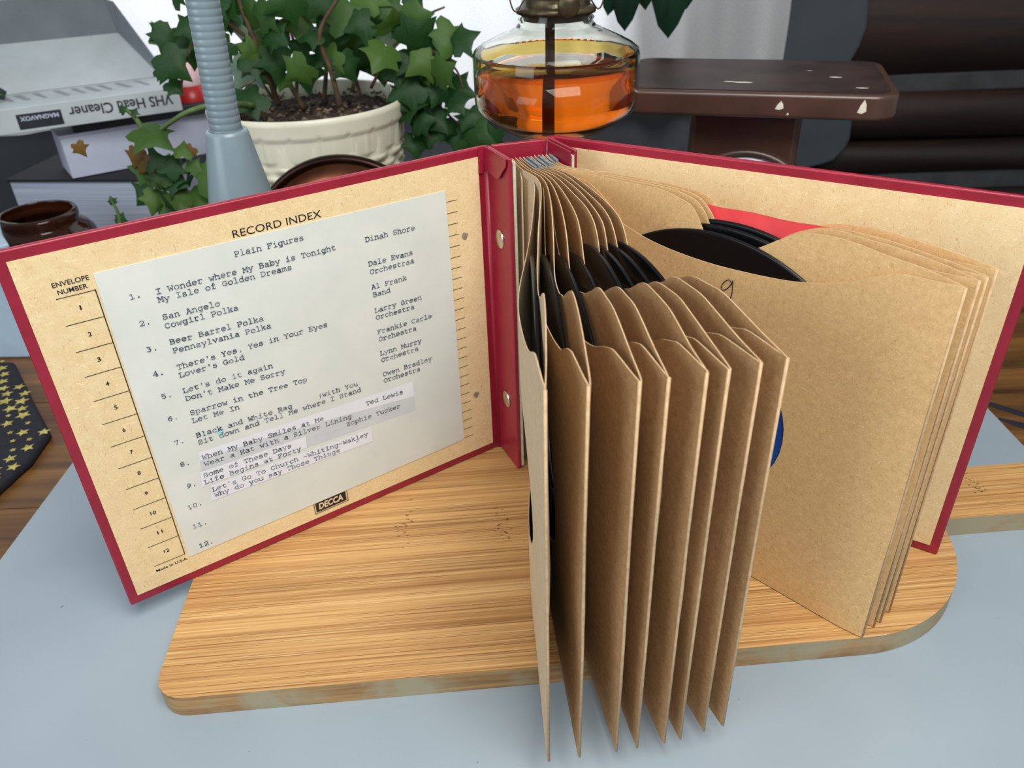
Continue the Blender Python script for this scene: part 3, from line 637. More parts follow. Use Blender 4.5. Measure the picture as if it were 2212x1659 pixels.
# first page of pale kraft lining the left flange, and grey spacer strips between the envelopes
mk('stub_page', [(.0100, .5745, .002), (.0118, .5400, .002), (.0118, .5400, .2565), (.0100, .5745, .258)], [(0, 1, 2, 3)], KSTUB, album).modifiers.new('p', 'SOLIDIFY').thickness = .0005*K
for k in range(3, 11):
    a, na = plans[k].at(.012); b, nb_ = plans[k].at(.085 if k < 9 else .06)
    nxt, _ = plans[k+1].at(.012); nx2, _ = plans[k+1].at(.085 if k < 9 else .06)
    p = a.lerp(nxt, .5); q = b.lerp(nx2, .5); slab('spacer_strip', p, q, .0020, .004, .2602+.0012*math.sin(k*2.1), STRIP, album)
def record(k, label, labmat, group, s0=.1690, rad=.1225, zc=.1245):
    P = plans[k]; a, _ = P.at(.125/LS); b, _ = P.at(.29/LS); u = (b-a).normalized(); c = a+u*(s0-.125); n = Vector((u.y, -u.x)).to_3d(); u3 = u.to_3d()
    o = empty('record', (c.x, c.y, zc-rad), label, 'record', group); C3 = Vector((c.x, c.y, zc))
    N = 96; rr = [.0270, .0630, .0640, .0655]+[.068+.003*i for i in range(17)]+[.1195, .1212, .1225, .1225]
    th = [.0011, .0012, .0009, .00095]+[.0009+(.00006 if i % 2 else 0) for i in range(17)]+[.0011, .0011, .0006, -.0001]
    vs = []; fs = []
    for side in (1, -1):
        b0 = len(vs)
        for r_, t_ in zip(rr, th):
            for i in range(N):
                an = 2*math.pi*i/N; vs.append(C3+u3*(r_*math.cos(an))+Vector((0, 0, 1))*(r_*math.sin(an))+n*side*max(t_, 0))
        for j in range(len(rr)-1):
            for i in range(N):
                f = (b0+j*N+i, b0+j*N+(i+1) % N, b0+(j+1)*N+(i+1) % N, b0+(j+1)*N+i); fs.append(f if side < 0 else f[::-1])
    m0 = len(rr)*N
    for i in range(N): fs.append((i, m0+i, m0+(i+1) % N, (i+1) % N))
    mk('disc', vs, fs, VINYL, o, True, org=(c.x, c.y, zc-rad))
    for side in (1, -1):
        vs = []
        for r_ in (.0275, .0625):
            for i in range(64): an = 2*math.pi*i/64; vs.append(C3+u3*(r_*math.cos(an))+Vector((0, 0, 1))*(r_*math.sin(an))+n*side*.00135)
        f = [(i, (i+1) % 64, 64+(i+1) % 64, 64+i) for i in range(64)]
        lo = mk('paper_label', vs, f if side < 0 else [g[::-1] for g in f], labmat, o, True)
        if k == 8 and side == 1:
            rb = Rib(); ML = lambda x, z: C3+u3*x+Vector((0, 0, 1))*z+n*.0016
            rb.line(ell(.0478, .0085, .0052, .0050, 150, -150, 12), .0018, ML); rb.build('label_print', PENINK, lo)
            rb = Rib(); rb.line([(.0545, .0045), (.0560, .0010), (.0548, -.0035)], .0014, ML); rb.line([(.0550, .0020), (.0505, .0012), (.0460, .0022)], .0016, ML); rb.line([(.0548, .0005), (.0500, .0005)], .0016, ML)
            rb.build('label_print', two('grey_print', srgb(120, 128, 140), srgb(130, 138, 150), 60, .5), lo)
    return o
pos = ['first', 'second', 'third', 'fourth', 'fifth', 'sixth', 'seventh', 'eighth']
for k in range(8):
    record(k, f'black record edge showing in the {pos[k]} envelope of the fan counted from the rivets', DARKLAB, 'black records standing in the album envelopes', zc=.1265 if k > 3 else .1215)
record(8, 'black record with a blue label in the envelope numbered by hand', BLUELAB, 'black records standing in the album envelopes', rad=.1225, zc=.1235)
record(9, 'black record showing behind the one in the hand-numbered envelope', DARKLAB, 'black records standing in the album envelopes', zc=.1255)
record(10, 'black record edge between the red paper and the records in front', DARKLAB, 'black records standing in the album envelopes', zc=.1275)
# red paper sleeve in the last envelope
P = plans[11]; vs = []; N = 24; topz = []
for i in range(N+1):
    s = .070+.222*i/N; p, n = P.at(s/LS); z1 = (.2590-.0045*(s-.07)/.07 if s < .14 else .2545+(.0012*(s-.14)/.08 if s < .222 else .0012-.12*(s-.222)))+.0004*math.sin(i*1.3)
    vs += [(p.x, p.y, .004), (p.x, p.y, z1)]
o = mk('red_paper_sleeve', vs, [(2*i, 2*i+2, 2*i+3, 2*i+1) for i in range(N)], REDPAP, smooth=True)
o.modifiers.new('p', 'SOLIDIFY').thickness = .0012*K
tag(o, 'bright red paper sleeve tucked in the rearmost envelope of the album', 'paper sleeve')
# ---------------------------------------------------------------- grey gooseneck lamp
lp = empty('gooseneck_lamp', (-.200, .580, TZ), 'grey gooseneck desk lamp with flared base right behind the open front cover', 'lamp')
lc = (-.1975, .580, TZ)
lathe('lamp_base', lc, [(.0, 0), (.066, 0), (.068, .006), (.064, .014), (.046, .03), (.040, .06), (.037, .12), (.0345, .17), (.0310, .205), (.0270, .235), (.0238, .2555), (.0150, .3050), (.0142, .3075), (.0122, .3080), (.0110, .304)], GREY, lp, n=64)
g = smoothline([(-.1978, .580, .280), (-.1968, .580, .315), (-.1958, .580, .345), (-.1946, .580, .375), (-.192, .579, .42), (-.186, .577, .49)], 12)
L_ = [0]
for a, b in zip(g, g[1:]): L_.append(L_[-1]+(b-a).length)
NR_ = int(L_[-1]/.0046); prev = None
def along(d):
    for i in range(len(L_)-1):
        if d <= L_[i+1]: f = (d-L_[i])/(L_[i+1]-L_[i]); return g[i].lerp(g[i+1], f)
    return g[-1]
pts = []; rad = []
for i in range(NR_):
    for f, r_ in ((0, .0107), (.12, .0109), (.5, .0110), (.88, .0109)):
        pts.append(along((i+f)*.0046)); rad.append(r_)
vs, fs = tubegeo(pts, rad, 28); mk('gooseneck', vs, fs, GREY, lp, True)
# ---------------------------------------------------------------- flower pot with ivy
pc = (-.2320, .985, TZ); PH = .243
def potd(a, z, r):
    d = 0; top = PH-.018-.0035*abs(math.cos(11*a))
    if z > top: d += .0022*(1 if z < PH-.002 else .2)
    elif z > PH-.047:
        d += .0012*max(0, 1-abs(((a*36/math.tau) % 1)-.5)*14)
    else:
        row = int((PH-.047-z)/.0115); fr = ((PH-.047-z)/.0115) % 1
        d += -.0022*(fr < .22)+.0026*math.sin(18*a+math.pi*row)*math.sin(math.pi*fr)
        if row % 3 == 0: d += .001
    return d
prof = [(.0001, .004), (.080, .004), (.082, 0)]+[(.082+.033*(j/90)**.85, PH*j/90) for j in range(1, 91)]+[(.1145, PH+.0015), (.111, PH), (.110, PH-.02), (.108, PH-.05)]
pot = empty('flower_pot', pc, 'ivory basket-weave flower pot with scalloped rim full of dark soil', 'flower pot')
lathe('pot_body', pc, prof, IVORY, pot, n=264, fn=lambda a, z, r: potd(a, z, r) if .083 < r and 0 < z < PH+.001 else 0)
q = random.Random(3); vs = []; fs = []; NR2, NA = 16, 72
for j in range(NR2+1):
    for i in range(NA):
        r_ = .1085*j/NR2; a = math.tau*i/NA; vs.append((pc[0]+r_*math.cos(a), pc[1]+r_*math.sin(a), pc[2]+PH-.018+q.uniform(-.003, .004)+(.004*(1-j/NR2))))
for j in range(NR2):
    for i in range(NA): fs.append((j*NA+i, (j+1)*NA+i, (j+1)*NA+(i+1) % NA, j*NA+(i+1) % NA))
tag(mk('soil', vs, fs, SOIL, pot), kind='stuff')
vs = []; fs = []
for i in range(260):
    r_ = .103*math.sqrt(q.random()); a = math.tau*q.random(); s = q.uniform(.0012, .0045); c = Vector((pc[0]+r_*math.cos(a), pc[1]+r_*math.sin(a), pc[2]+PH-.012+q.random()*.004)); b = len(vs)
    for dx, dy, dz in ((1, 0, 0), (-.5, .8, .2), (-.6, -.7, -.1), (0, 0, 1)): vs.append(c+Vector((dx*s*q.uniform(.6, 1.4), dy*s, dz*s*.8)))
    fs += [(b, b+1, b+3), (b+1, b+2, b+3), (b+2, b, b+3)]
tag(mk('soil_crumbs', vs, fs, two('soil_crumb', srgb(40, 30, 24), srgb(120, 104, 88), 60, .9), pot), kind='stuff')
def leafmesh(name, kind, seed):
    q = random.Random(seed)
    if kind == 'ivy': rim = [(0, 0), (.16, -.10), (.36, -.12), (.50, .06), (.40, .22), (.66, .42), (.38, .50), (.22, .62), (0, 1.0), (-.22, .62), (-.38, .50), (-.66, .42), (-.40, .22), (-.50, .06), (-.36, -.12), (-.16, -.10)]
    else: rim = [(0, 0), (.14, .05), (.24, .22), (.27, .42), (.22, .62), (.12, .82), (0, 1.05), (-.12, .82), (-.22, .62), (-.27, .42), (-.24, .22), (-.14, .05)]
    n = len(rim); vs = []; fs = []
    for x, y in rim: x *= q.uniform(.9, 1.12); y *= q.uniform(.95, 1.06); vs.append((x, y, -.22*x*x*1.6-.16*y*y+q.uniform(-.03, .03)))
    for x, y in rim: vs.append((x*.5, .28+(y-.28)*.5, .05-.12*abs(x)+.02))
    vs.append((0, .30, .02))
    for i in range(n): j = (i+1) % n; fs += [(i, j, n+j, n+i), (n+i, n+j, 2*n)]
    me = bpy.data.meshes.new(name); me.from_pydata([Vector(v)*K for v in vs], [], fs); me.update(); me.shade_smooth(); return me
LM = []
for mt_ in (LEAF, LEAF, LEAF, LEAFP, LEAFY):
    me = leafmesh('leaf', 'ivy', len(LM)*3+1); me.materials.append(mt_); LM.append(me)
LD = leafmesh('hanging_leaf', 'lance', 4); LD.materials.append(LEAFD)
ivy = empty('ivy_plant', (pc[0], pc[1], pc[2]+PH-.015), 'leafy green ivy growing in the ivory pot and trailing to both sides', 'plant')
def put_leaf(me, P, size, axis, normal, parent, name='leaf'):
    y = Vector(axis).normalized(); z = (Vector(normal)-y*Vector(normal).dot(y)).normalized(); x = y.cross(z)
    o = bpy.data.objects.new(name, me); col.objects.link(o); o.parent = parent
    Mx = Matrix(((x.x, y.x, z.x, 0), (x.y, y.y, z.y, 0), (x.z, y.z, z.z, 0), (0, 0, 0, 1))) @ Matrix.Scale(size, 4)
    Mx.translation = (Vector(P)-WL[parent.name])*K; o.matrix_local = Mx; return o
STEMS, LEAVES = [[[[[-0.266, 0.98, 0.22], [-0.267, 0.96, 0.263], [-0.274, 0.95, 0.308], [-0.28, 0.95, 0.336], [-0.278, 0.95, 0.371]], 0.0035], [[[-0.237, 0.98, 0.214], [-0.258, 0.98, 0.264], [-0.28, 0.97, 0.291], [-0.305, 0.96, 0.317], [-0.328, 0.96, 0.327], [-0.341, 0.96, 0.355]], 0.003], [[[-0.215, 1.0, 0.22], [-0.21, 1.02, 0.261], [-0.214, 1.03, 0.301], [-0.2, 1.03, 0.354]], 0.003], [[[-0.189, 0.96, 0.22], [-0.192, 0.95, 0.262], [-0.196, 0.94, 0.302], [-0.165, 0.94, 0.342]], 0.0035], [[[-0.177, 0.98, 0.231], [-0.157, 1.0, 0.278], [-0.134, 1.02, 0.314], [-0.119, 1.02, 0.352]], 0.0025], [[[-0.154, 0.98, 0.235], [-0.121, 0.97, 0.281], [-0.086, 0.96, 0.31], [-0.059, 0.96, 0.321]], 0.002], [[[-0.138, 0.98, 0.24], [-0.101, 0.97, 0.266], [-0.076, 0.96, 0.276], [-0.051, 0.95, 0.258], [-0.044, 0.95, 0.237]], 0.002], [[[-0.128, 1.0, 0.243], [-0.098, 0.99, 0.236], [-0.074, 0.98, 0.211], [-0.054, 0.98, 0.191], [-0.029, 0.98, 0.177]], 0.002], [[[-0.121, 0.98, 0.244], [-0.103, 0.97, 0.22], [-0.092, 0.97, 0.193], [-0.086, 0.97, 0.165]], 0.002], [[[-0.276, 1.0, 0.222], [-0.305, 1.0, 0.273], [-0.339, 1.0, 0.289], [-0.372, 1.0, 0.3], [-0.401, 1.0, 0.289]], 0.002], [[[-0.28, 0.95, 0.225], [-0.283, 0.87, 0.245], [-0.3, 0.85, 0.249], [-0.333, 0.85, 0.24], [-0.379, 0.86, 0.213]], 0.004], [[[-0.379, 0.86, 0.213], [-0.383, 0.86, 0.233], [-0.392, 0.86, 0.246]], 0.0035], [[[-0.379, 0.86, 0.213], [-0.376, 0.86, 0.175], [-0.359, 0.86, 0.151], [-0.344, 0.86, 0.176], [-0.341, 0.86, 0.201]], 0.0025], [[[-0.376, 0.86, 0.175], [-0.388, 0.86, 0.149], [-0.376, 0.85, 0.131]], 0.002], [[[-0.435, 0.86, 0.119], [-0.433, 0.86, 0.135], [-0.437, 0.86, 0.154]], 0.0025], [[[-0.254, 1.02, 0.214], [-0.252, 1.05, 0.263], [-0.258, 1.06, 0.304], [-0.261, 1.06, 0.349]], 0.0025], [[[-0.174, 1.02, 0.217], [-0.184, 1.05, 0.26], [-0.173, 1.06, 0.306], [-0.173, 1.06, 0.351]], 0.0025], [[[-0.28, 0.97, 0.291], [-0.273, 0.95, 0.26], [-0.291, 0.93, 0.25]], 0.0015], [[[-0.131, 1.02, 0.24], [-0.101, 1.04, 0.275], [-0.109, 1.04, 0.306], [-0.112, 1.04, 0.336]], 0.002], [[[-0.328, 0.96, 0.327], [-0.345, 0.95, 0.287], [-0.356, 0.95, 0.273], [-0.365, 0.95, 0.243]], 0.002]], [[-0.376, 0.97, 0.292, 0.0393, 250], [-0.355, 0.97, 0.294, 0.0366, 200], [-0.388, 0.98, 0.301, 0.0289, 220], [-0.133, 0.93, 0.274, 0.0433, 250], [-0.157, 0.95, 0.307, 0.0356, 200], [-0.197, 0.97, 0.303, 0.0442, 120], [-0.221, 0.97, 0.313, 0.0414, 60], [-0.251, 0.98, 0.304, 0.0367, 150], [-0.093, 0.96, 0.262, 0.0422, 300], [-0.108, 0.97, 0.3, 0.0313, 320], [-0.064, 0.96, 0.256, 0.0318, 330], [-0.098, 0.96, 0.232, 0.0322, 270], [-0.075, 0.96, 0.226, 0.0296, 250], [-0.051, 0.96, 0.215, 0.0298, 300], [-0.036, 0.97, 0.196, 0.0332, 280], [-0.07, 0.97, 0.186, 0.0334, 260], [-0.1, 0.97, 0.193, 0.0388, 250], [-0.032, 0.97, 0.174, 0.028, 270], [-0.106, 0.97, 0.165, 0.0338, 270], [-0.127, 0.97, 0.32, 0.0412, 200], [-0.266, 0.97, 0.32, 0.0309, 170], [-0.311, 0.98, 0.315, 0.0313, 200], [-0.231, 0.97, 0.285, 0.0315, 160], [-0.2, 0.96, 0.271, 0.0315, 220], [-0.251, 0.96, 0.247, 0.0213, 250], [-0.304, 0.99, 0.304, 0.0265, 190], [-0.079, 0.97, 0.242, 0.0296, 280], [-0.171, 0.96, 0.322, 0.0458, 100], [-0.159, 0.98, 0.281, 0.0319, 270], [-0.118, 0.96, 0.248, 0.0266, 270], [-0.374, 0.85, 0.198, 0.0271, 100], [-0.355, 0.85, 0.192, 0.0297, 60], [-0.373, 0.85, 0.173, 0.0275, 260], [-0.339, 0.85, 0.207, 0.0221, 90], [-0.354, 0.85, 0.17, 0.0301, 340], [-0.385, 0.85, 0.147, 0.0305, 260], [-0.353, 0.84, 0.147, 0.0378, 300], [-0.371, 0.84, 0.137, 0.0355, 240], [-0.336, 0.85, 0.151, 0.0304, 330], [-0.335, 0.85, 0.13, 0.0257, 300], [-0.332, 0.85, 0.189, 0.0198, 60], [-0.322, 0.86, 0.168, 0.0228, 20], [-0.396, 0.86, 0.247, 0.0106, 120], [-0.384, 0.86, 0.244, 0.0106, 60], [-0.436, 0.86, 0.151, 0.0102, 110], [-0.431, 0.86, 0.13, 0.0156, 60], [-0.37, 0.95, 0.248, 0.0237, 320], [-0.386, 0.96, 0.262, 0.0185, 320], [-0.044, 0.96, 0.196, 0.0274, 240], [-0.119, 0.98, 0.207, 0.0333, 250], [-0.09, 0.99, 0.204, 0.0336, 300], [-0.06, 0.98, 0.172, 0.0339, 270], [-0.05, 0.98, 0.161, 0.0284, 250], [-0.237, 0.97, 0.337, 0.0408, 80], [-0.197, 0.97, 0.336, 0.0408, 90], [-0.14, 0.97, 0.339, 0.0407, 60], [-0.286, 0.98, 0.338, 0.0309, 110], [-0.091, 0.98, 0.327, 0.0259, 40]]]
q = random.Random(11)
camdir = (Vector((0, 0, CZ))-Vector((-.2, .98, .3))).normalized()
for n_, (pts, r_) in enumerate(STEMS):
    ln = smoothline(pts, 6); tube('stem', ln, [r_*(1-.5*i/len(ln)) for i in range(len(ln))], STEMG if n_ in (10, 11, 12, 13, 14) else STEMB, ivy, 7)
    if n_ in (10, 11, 13, 14): continue
    d = 0
    for a, b in zip(ln, ln[1:]):
        d += (b-a).length
        if d > (.0125 if n_ < 17 else .02):
            d = 0
            if a.z < pc[2]+PH+.028 and n_ not in (7, 8, 12): continue
            ax = Vector((q.uniform(-1, 1), q.uniform(-.6, .2), q.uniform(-1.0, .5)))
            off = Vector((q.uniform(-.030, .030), q.uniform(-.020, .012), q.uniform(-.018, .026)))
            me = LM[q.choice((0, 0, 1, 1, 2, 2, 3)) if q.random() < .5 else q.choice((0, 1, 2))]
            put_leaf(me, a+off, q.uniform(.026, .046), ax, camdir+Vector((q.uniform(-.8, .8), q.uniform(-.5, .5), q.uniform(-.2, 1.1))), ivy)
for x, y, z, s, hd in LEAVES:
    a = math.radians(hd); ax = rt*math.cos(a)+up*math.sin(a)+fw*q.uniform(-.5, .3)
    P_ = Vector((x, y, z))-ax*s*.45
    put_leaf(LM[3] if (hd == 190) else LM[q.choice((0, 1, 2))], P_, s*.95, ax, camdir+Vector((q.uniform(-.5, .5), q.uniform(-.3, .3), q.uniform(0, .8))), ivy)
for x, y, z, s in ((-.4500, .85, .2150, .016), (-.388, .85, .206, .022), (-.378, .85, .200, .026), (-.329, .85, .207, .014)): put_leaf(LM[4], (x, y, z), s, (q.uniform(-1, 1), 0, -1), (0, -1, .3), ivy, 'dry_leaf')
# second hanging plant, top right of the window
hp = empty('hanging_plant', (.18, 1.05, .30), 'dark pointed leaves hanging down in front of the curtain at top centre', 'plant')
tube('stem', [(.12, 1.06, .42), (.16, 1.05, .375), (.21, 1.05, .36), (.25, 1.06, .37)], .003, STEMG, hp)
for P_, s, ax in (((.142, 1.05, .352), .058, (-.15, 0, -1)), ((.150, 1.045, .352), .075, (.08, 0, -1)), ((.203, 1.05, .362), .096, (.04, 0, -1)), ((.176, 1.06, .352), .054, (.05, 0, -1)), ((.226, 1.06, .352), .055, (.1, 0, -1))):
    put_leaf(LD, P_, s*1.0, ax, (q.uniform(-.3, .3), -1, .25), hp)
# ---------------------------------------------------------------- copper mould leaning on the pot
cm = empty('copper_mould', (-.18, .835, TZ), 'round copper mould with dark rolled rim leaning against the ivory pot', 'mould')
def tilt_disc(prof, c, tilt, N=72, fn=None):
    ct, st = math.cos(tilt), math.sin(tilt); vs = []; fs = []
    for j, (r_, d) in enumerate(prof):
        for i in range(N):
            a = math.tau*i/N; dd = d+(fn(a, r_) if fn else 0); x = r_*math.cos(a); h = r_*math.sin(a)
            vs.append((c[0]+x, c[1]+h*st-dd*ct, c[2]+h*ct+dd*st))
    for j in range(len(prof)-1):
        for i in range(N): fs.append((j*N+i, j*N+(i+1) % N, (j+1)*N+(i+1) % N, (j+1)*N+i))
    return vs, fs
cR = .1020; cc = (-.1800, .850, TZ+cR*1.03+.001)
vs, fs = tilt_disc([(.0001, .010), (.02, .010), (.035, .009), (.045, .008), (.052, .007), (.058, .006), (.062, .005), (.066, .004), (.070, .003), (.074, .002), (.078, 0), (.084, -.002), (.090, -.001), (.096, .001)], cc, .10, fn=lambda a, r_: .0050*math.sin(21*a)*math.sin(r_*300) if .05 < r_ < .078 else 0)
mk('embossed_face', vs, fs, COPPER, cm, True)
vs, fs = tilt_disc([(.095, .000), (.097, .006), (.099, .011), (.102, .012), (.105, .010), (.106, .003), (.104, -.004), (.094, -.006)], cc, .10); mk('rim', vs, fs, COPPERD, cm, True)
# ---------------------------------------------------------------- oil lamp
oc = (.0475, .720, TZ)
ol = empty('oil_lamp', oc, 'glass oil lamp filled with orange oil, standing in front of the curtain', 'oil lamp')
zz = lambda z: z-TZ
outer = [(.0001, 0), (.050, 0), (.051, .006), (.044, .018), (.022, .032), (.014, .05), (.012, .10), (.0125, .17), (.015, .215), (.020, .243), (.030, zz(.2395)), (.045, zz(.2475)), (.058, zz(.2552)), (.0675, zz(.2625)), (.0707, zz(.2680)), (.0712, zz(.2730)), (.0712, zz(.3080)), (.0700, zz(.3120)), (.064, zz(.3165)), (.053, zz(.3215)), (.041, zz(.3268)), (.0340, zz(.3300)), (.0305, zz(.3340)), (.0320, zz(.3365)), (.0295, zz(.3390)), (.0310, zz(.3415)), (.0285, zz(.3440)), (.0285, zz(.350))]
inner = [(r_-.0028, z+(.0016 if z < zz(.26) else 0)) for r_, z in outer if z > zz(.238)]
lathe('glass_font', oc, outer+inner[::-1]+[(.001, zz(.2440))], CLEAR, ol, n=72)
fl = [(.0001, zz(.2444))]+[(r_-.0030, z+.0018) for r_, z in outer if zz(.238) < z < zz(.268)]+[(.0682, zz(.2730)), (.0682, zz(.2955)), (.0001, zz(.2955))]
lathe('lamp_oil', oc, fl, FUEL, ol, n=72)['label'] = 'orange lamp oil'
lathe('refraction_band', oc, [(.0683, zz(.2960)), (.0683, zz(.3070)), (.0672, zz(.3095)), (.0668, zz(.3090)), (.0678, zz(.3065)), (.0678, zz(.2960))], REFRACT, ol, n=72)  # added shell imitating the gold refraction at the oil surface
lathe('burner_collar', oc, [(.0270, zz(.335)), (.0275, zz(.340)), (.0330, zz(.3405)), (.0335, zz(.3440)), (.0300, zz(.3455)), (.0265, zz(.3470)), (.0265, zz(.356)), (.0300, zz(.357)), (.0300, zz(.360)), (.024, zz(.364)), (.020, zz(.380)), (.024, zz(.385))], BRASS, ol, n=48)
lathe('wick_knob', (0, 0, 0), [(.0001, -.0015), (.008, -.0015), (.0088, 0), (.008, .0015), (.0001, .0015)], BRASS, ol, n=24)
kn = ol.children[-1]; kn.rotation_euler = (math.pi/2, 0, 0); kn.location = Vector((.0075, -.036, zz(.349)))*K
mk('wick', [(oc[0]-.009, oc[1]-.001, .262), (oc[0]-.001, oc[1]-.001, .262), (oc[0]-.001, oc[1]-.001, .345), (oc[0]-.009, oc[1]-.001, .345), (oc[0]-.009, oc[1]+.001, .262), (oc[0]-.001, oc[1]+.001, .262), (oc[0]-.001, oc[1]+.001, .345), (oc[0]-.009, oc[1]+.001, .345)], [(0, 1, 2, 3), (5, 4, 7, 6), (1, 5, 6, 2), (4, 0, 3, 7)], WICK, ol)
for sx in (-1, 1):
    tube('wire_loop', smoothline([(oc[0]+sx*.0265, oc[1]-.012, .352), (oc[0]+sx*.033, oc[1]-.014, .3435), (oc[0]+sx*.037, oc[1]-.014, .348), (oc[0]+sx*.038, oc[1]-.012, .358), (oc[0]+sx*.030, oc[1]-.010, .362)], 5), .0007, BRASS, ol, 6)
# ---------------------------------------------------------------- kitchen scale
sa = math.atan2(.7689-.8415, .3748-.1260); sc0 = (.2580, .8490)
ks = empty('kitchen_scale', (sc0[0], sc0[1], TZ), 'old brown enamel kitchen scale with chipped square platform behind the back cover', 'scale')
o = prism('platform', rrect(sc0, .262, .176, .024, sa, 6), .2375, .2605, ENAMEL, ks); bev(o, .004, 3)
prism('platform_inset', rrect(sc0, .246, .160, .018, sa, 6), .2606, .2612, ENAMELT, ks)
o = prism('neck', rrect((.2530, .8430), .108, .09, .008, sa), .150, .2374, ENAMEL, ks, .003)
o = prism('body', rrect((.2530, .8500), .150, .12, .02, sa), TZ, .150, ENAMEL, ks, .006)
dc = Vector(rot(.006, -.052, (.2530, .8430), sa)+(.1270,)); dn = Vector(rot(0, -1, (0, 0), sa)+(.22,)).normalized()
def disc3(c, nrm, prof, N=56):
    a = Vector((0, 0, 1)); b = nrm.cross(a).normalized(); a = b.cross(nrm); vs = []; fs = []
    for r_, d in prof:
        for i in range(N): t = math.tau*i/N; vs.append(c+a*r_*math.cos(t)+b*r_*math.sin(t)+nrm*d)
    for j in range(len(prof)-1):
        for i in range(N): fs.append((j*N+i, j*N+(i+1) % N, (j+1)*N+(i+1) % N, (j+1)*N+i))
    return vs, fs
vs, fs = disc3(dc, dn, [(.0001, .008), (.062, .008), (.065, .006)]); mk('dial', vs, fs, DIAL, ks, True)
vs, fs = disc3(dc, dn, [(.064, .0), (.065, .010), (.068, .012), (.073, .008), (.076, -.015)]); mk('dial_rim', vs, fs, ENAMEL, ks, True)
cu_ = lambda u, v: rot(u, v, sc0, sa)
for (u, v, w, d) in ((-.010, -.046, .010, .003), (-.022, -.044, .006, .002), (.078, -.012, .006, .0022), (.098, -.060, .006, .002), (.055, .020, .003, .001)):
    mk('enamel_chip', [cu_(u+w*c1, v+d*c2)+(.2615,) for c1, c2 in ((-1, -.2), (-.3, -1), (.8, -.7), (1, .3), (.2, 1), (-.7, .8))], [(0, 1, 2, 3, 4, 5)], CHIP, ks)
for u, z, w, hh in ((.026, .2495, .004, .0035), (.098, .2500, .004, .0055), (.034, .2425, .0012, .001)):
    mk('enamel_chip', [cu_(u+w*c1, -.0883)+(z+hh*c2,) for c1, c2 in ((-1, -.8), (0, -1), (.9, -.6), (.7, .5), (.2, 1.3), (-.5, .4))], [(0, 1, 2, 3, 4, 5)], CHIP, ks)
# ---------------------------------------------------------------- boxes and books at left
ba = math.atan2(1.159-1.047, -.449+.648); bu = Vector((math.cos(ba), math.sin(ba))); bn = Vector((-bu.y, bu.x))
bk = empty('thick_book', (-.62, 1.15, TZ), 'thick pale-paged book or catalogue with dark cover, bottom of the left stack', 'book')
a0 = Vector((-.703, 1.120)); a1 = Vector((-.490, 1.096))
slab('page_block', a0, a1, .125, TZ+.002, .0985, PAGES, bk); slab('book_cover', a0+Vector((-.003, -.003)), a1+Vector((.003, -.003)), .131, .0987, .1025, COVERB, bk); slab('book_cover', a0+Vector((-.003, -.003)), a1+Vector((.003, -.003)), .131, TZ, TZ+.0018, COVERB, bk)
wb0 = Vector((-.6045, 1.105)); wu = Vector((math.cos(.60), math.sin(.60)))
wbx = empty('white_box', (-.5, 1.15, .103), 'plain white cardboard box between the thick book and the open tape box', 'box')
slab('box_body', wb0, wb0+wu*.215, .075, .1035, .1585, WBOX, wbx, .0012); slab('box_lid', wb0-wu*.001+Vector((0, -.001)), wb0+wu*.216+Vector((0, -.001)), .077, .1587, .1625, WBOX, wbx, .0008)
tb = empty('black_tape_case', (-.5, 1.2, .163), 'dark flat tape case lying on the white box under the open tray', 'case')
slab('case_body', Vector((-.590, 1.118)), Vector((-.590, 1.118))+bu*.185, .07, .1632, .1780, DARKPR, tb, .001)
vb = empty('tape_cleaner_box', (-.6, 1.15, .18), 'white printed cardboard box standing open, top of the left stack, lettering upside down', 'box')
v0 = Vector((-.780, .9725)); v1 = Vector((-.4490, 1.159))
vu = (v1-v0).normalized(); vn = Vector((-vu.y, vu.x)); Lv = (v1-v0).length
slab('box_base', v0, v1, .10, .1790, .2105, CARD, vb, .0012)
ob = bpy.data.objects
# opened lid: sloping inner floor with raised rims at the back and right
def V3(s, d, z): p = v0+vu*s+vn*d; return Vector((p.x, p.y, z))
f0 = [V3(0, .102, .2110), V3(Lv-.004, .102, .2110), V3(Lv-.035, .205, .262), V3(0, .205, .262)]
o = mk('open_lid', f0, [(0, 1, 2, 3)], CARD, vb); o.modifiers.new('s', 'SOLIDIFY').thickness = .0015*K
o = mk('lid_rim', [V3(0, .205, .262), V3(Lv-.035, .205, .262), V3(Lv-.045, .185, .312), V3(Lv-.060, .183, .320), V3(0, .183, .320)], [(0, 1, 2, 3, 4)], CARDSHADE, vb); o.modifiers.new('s', 'SOLIDIFY').thickness = .0015*K
o = mk('lid_rim', [V3(Lv-.004, .102, .2085), V3(Lv-.035, .205, .262), V3(Lv-.045, .185, .312), V3(Lv-.035, .170, .308), V3(Lv-.008, .104, .240), V3(Lv-.003, .100, .225)], [(0, 1, 2, 3, 4, 5)], CARDSHADE, vb); o.modifiers.new('s', 'SOLIDIFY').thickness = .0015*K
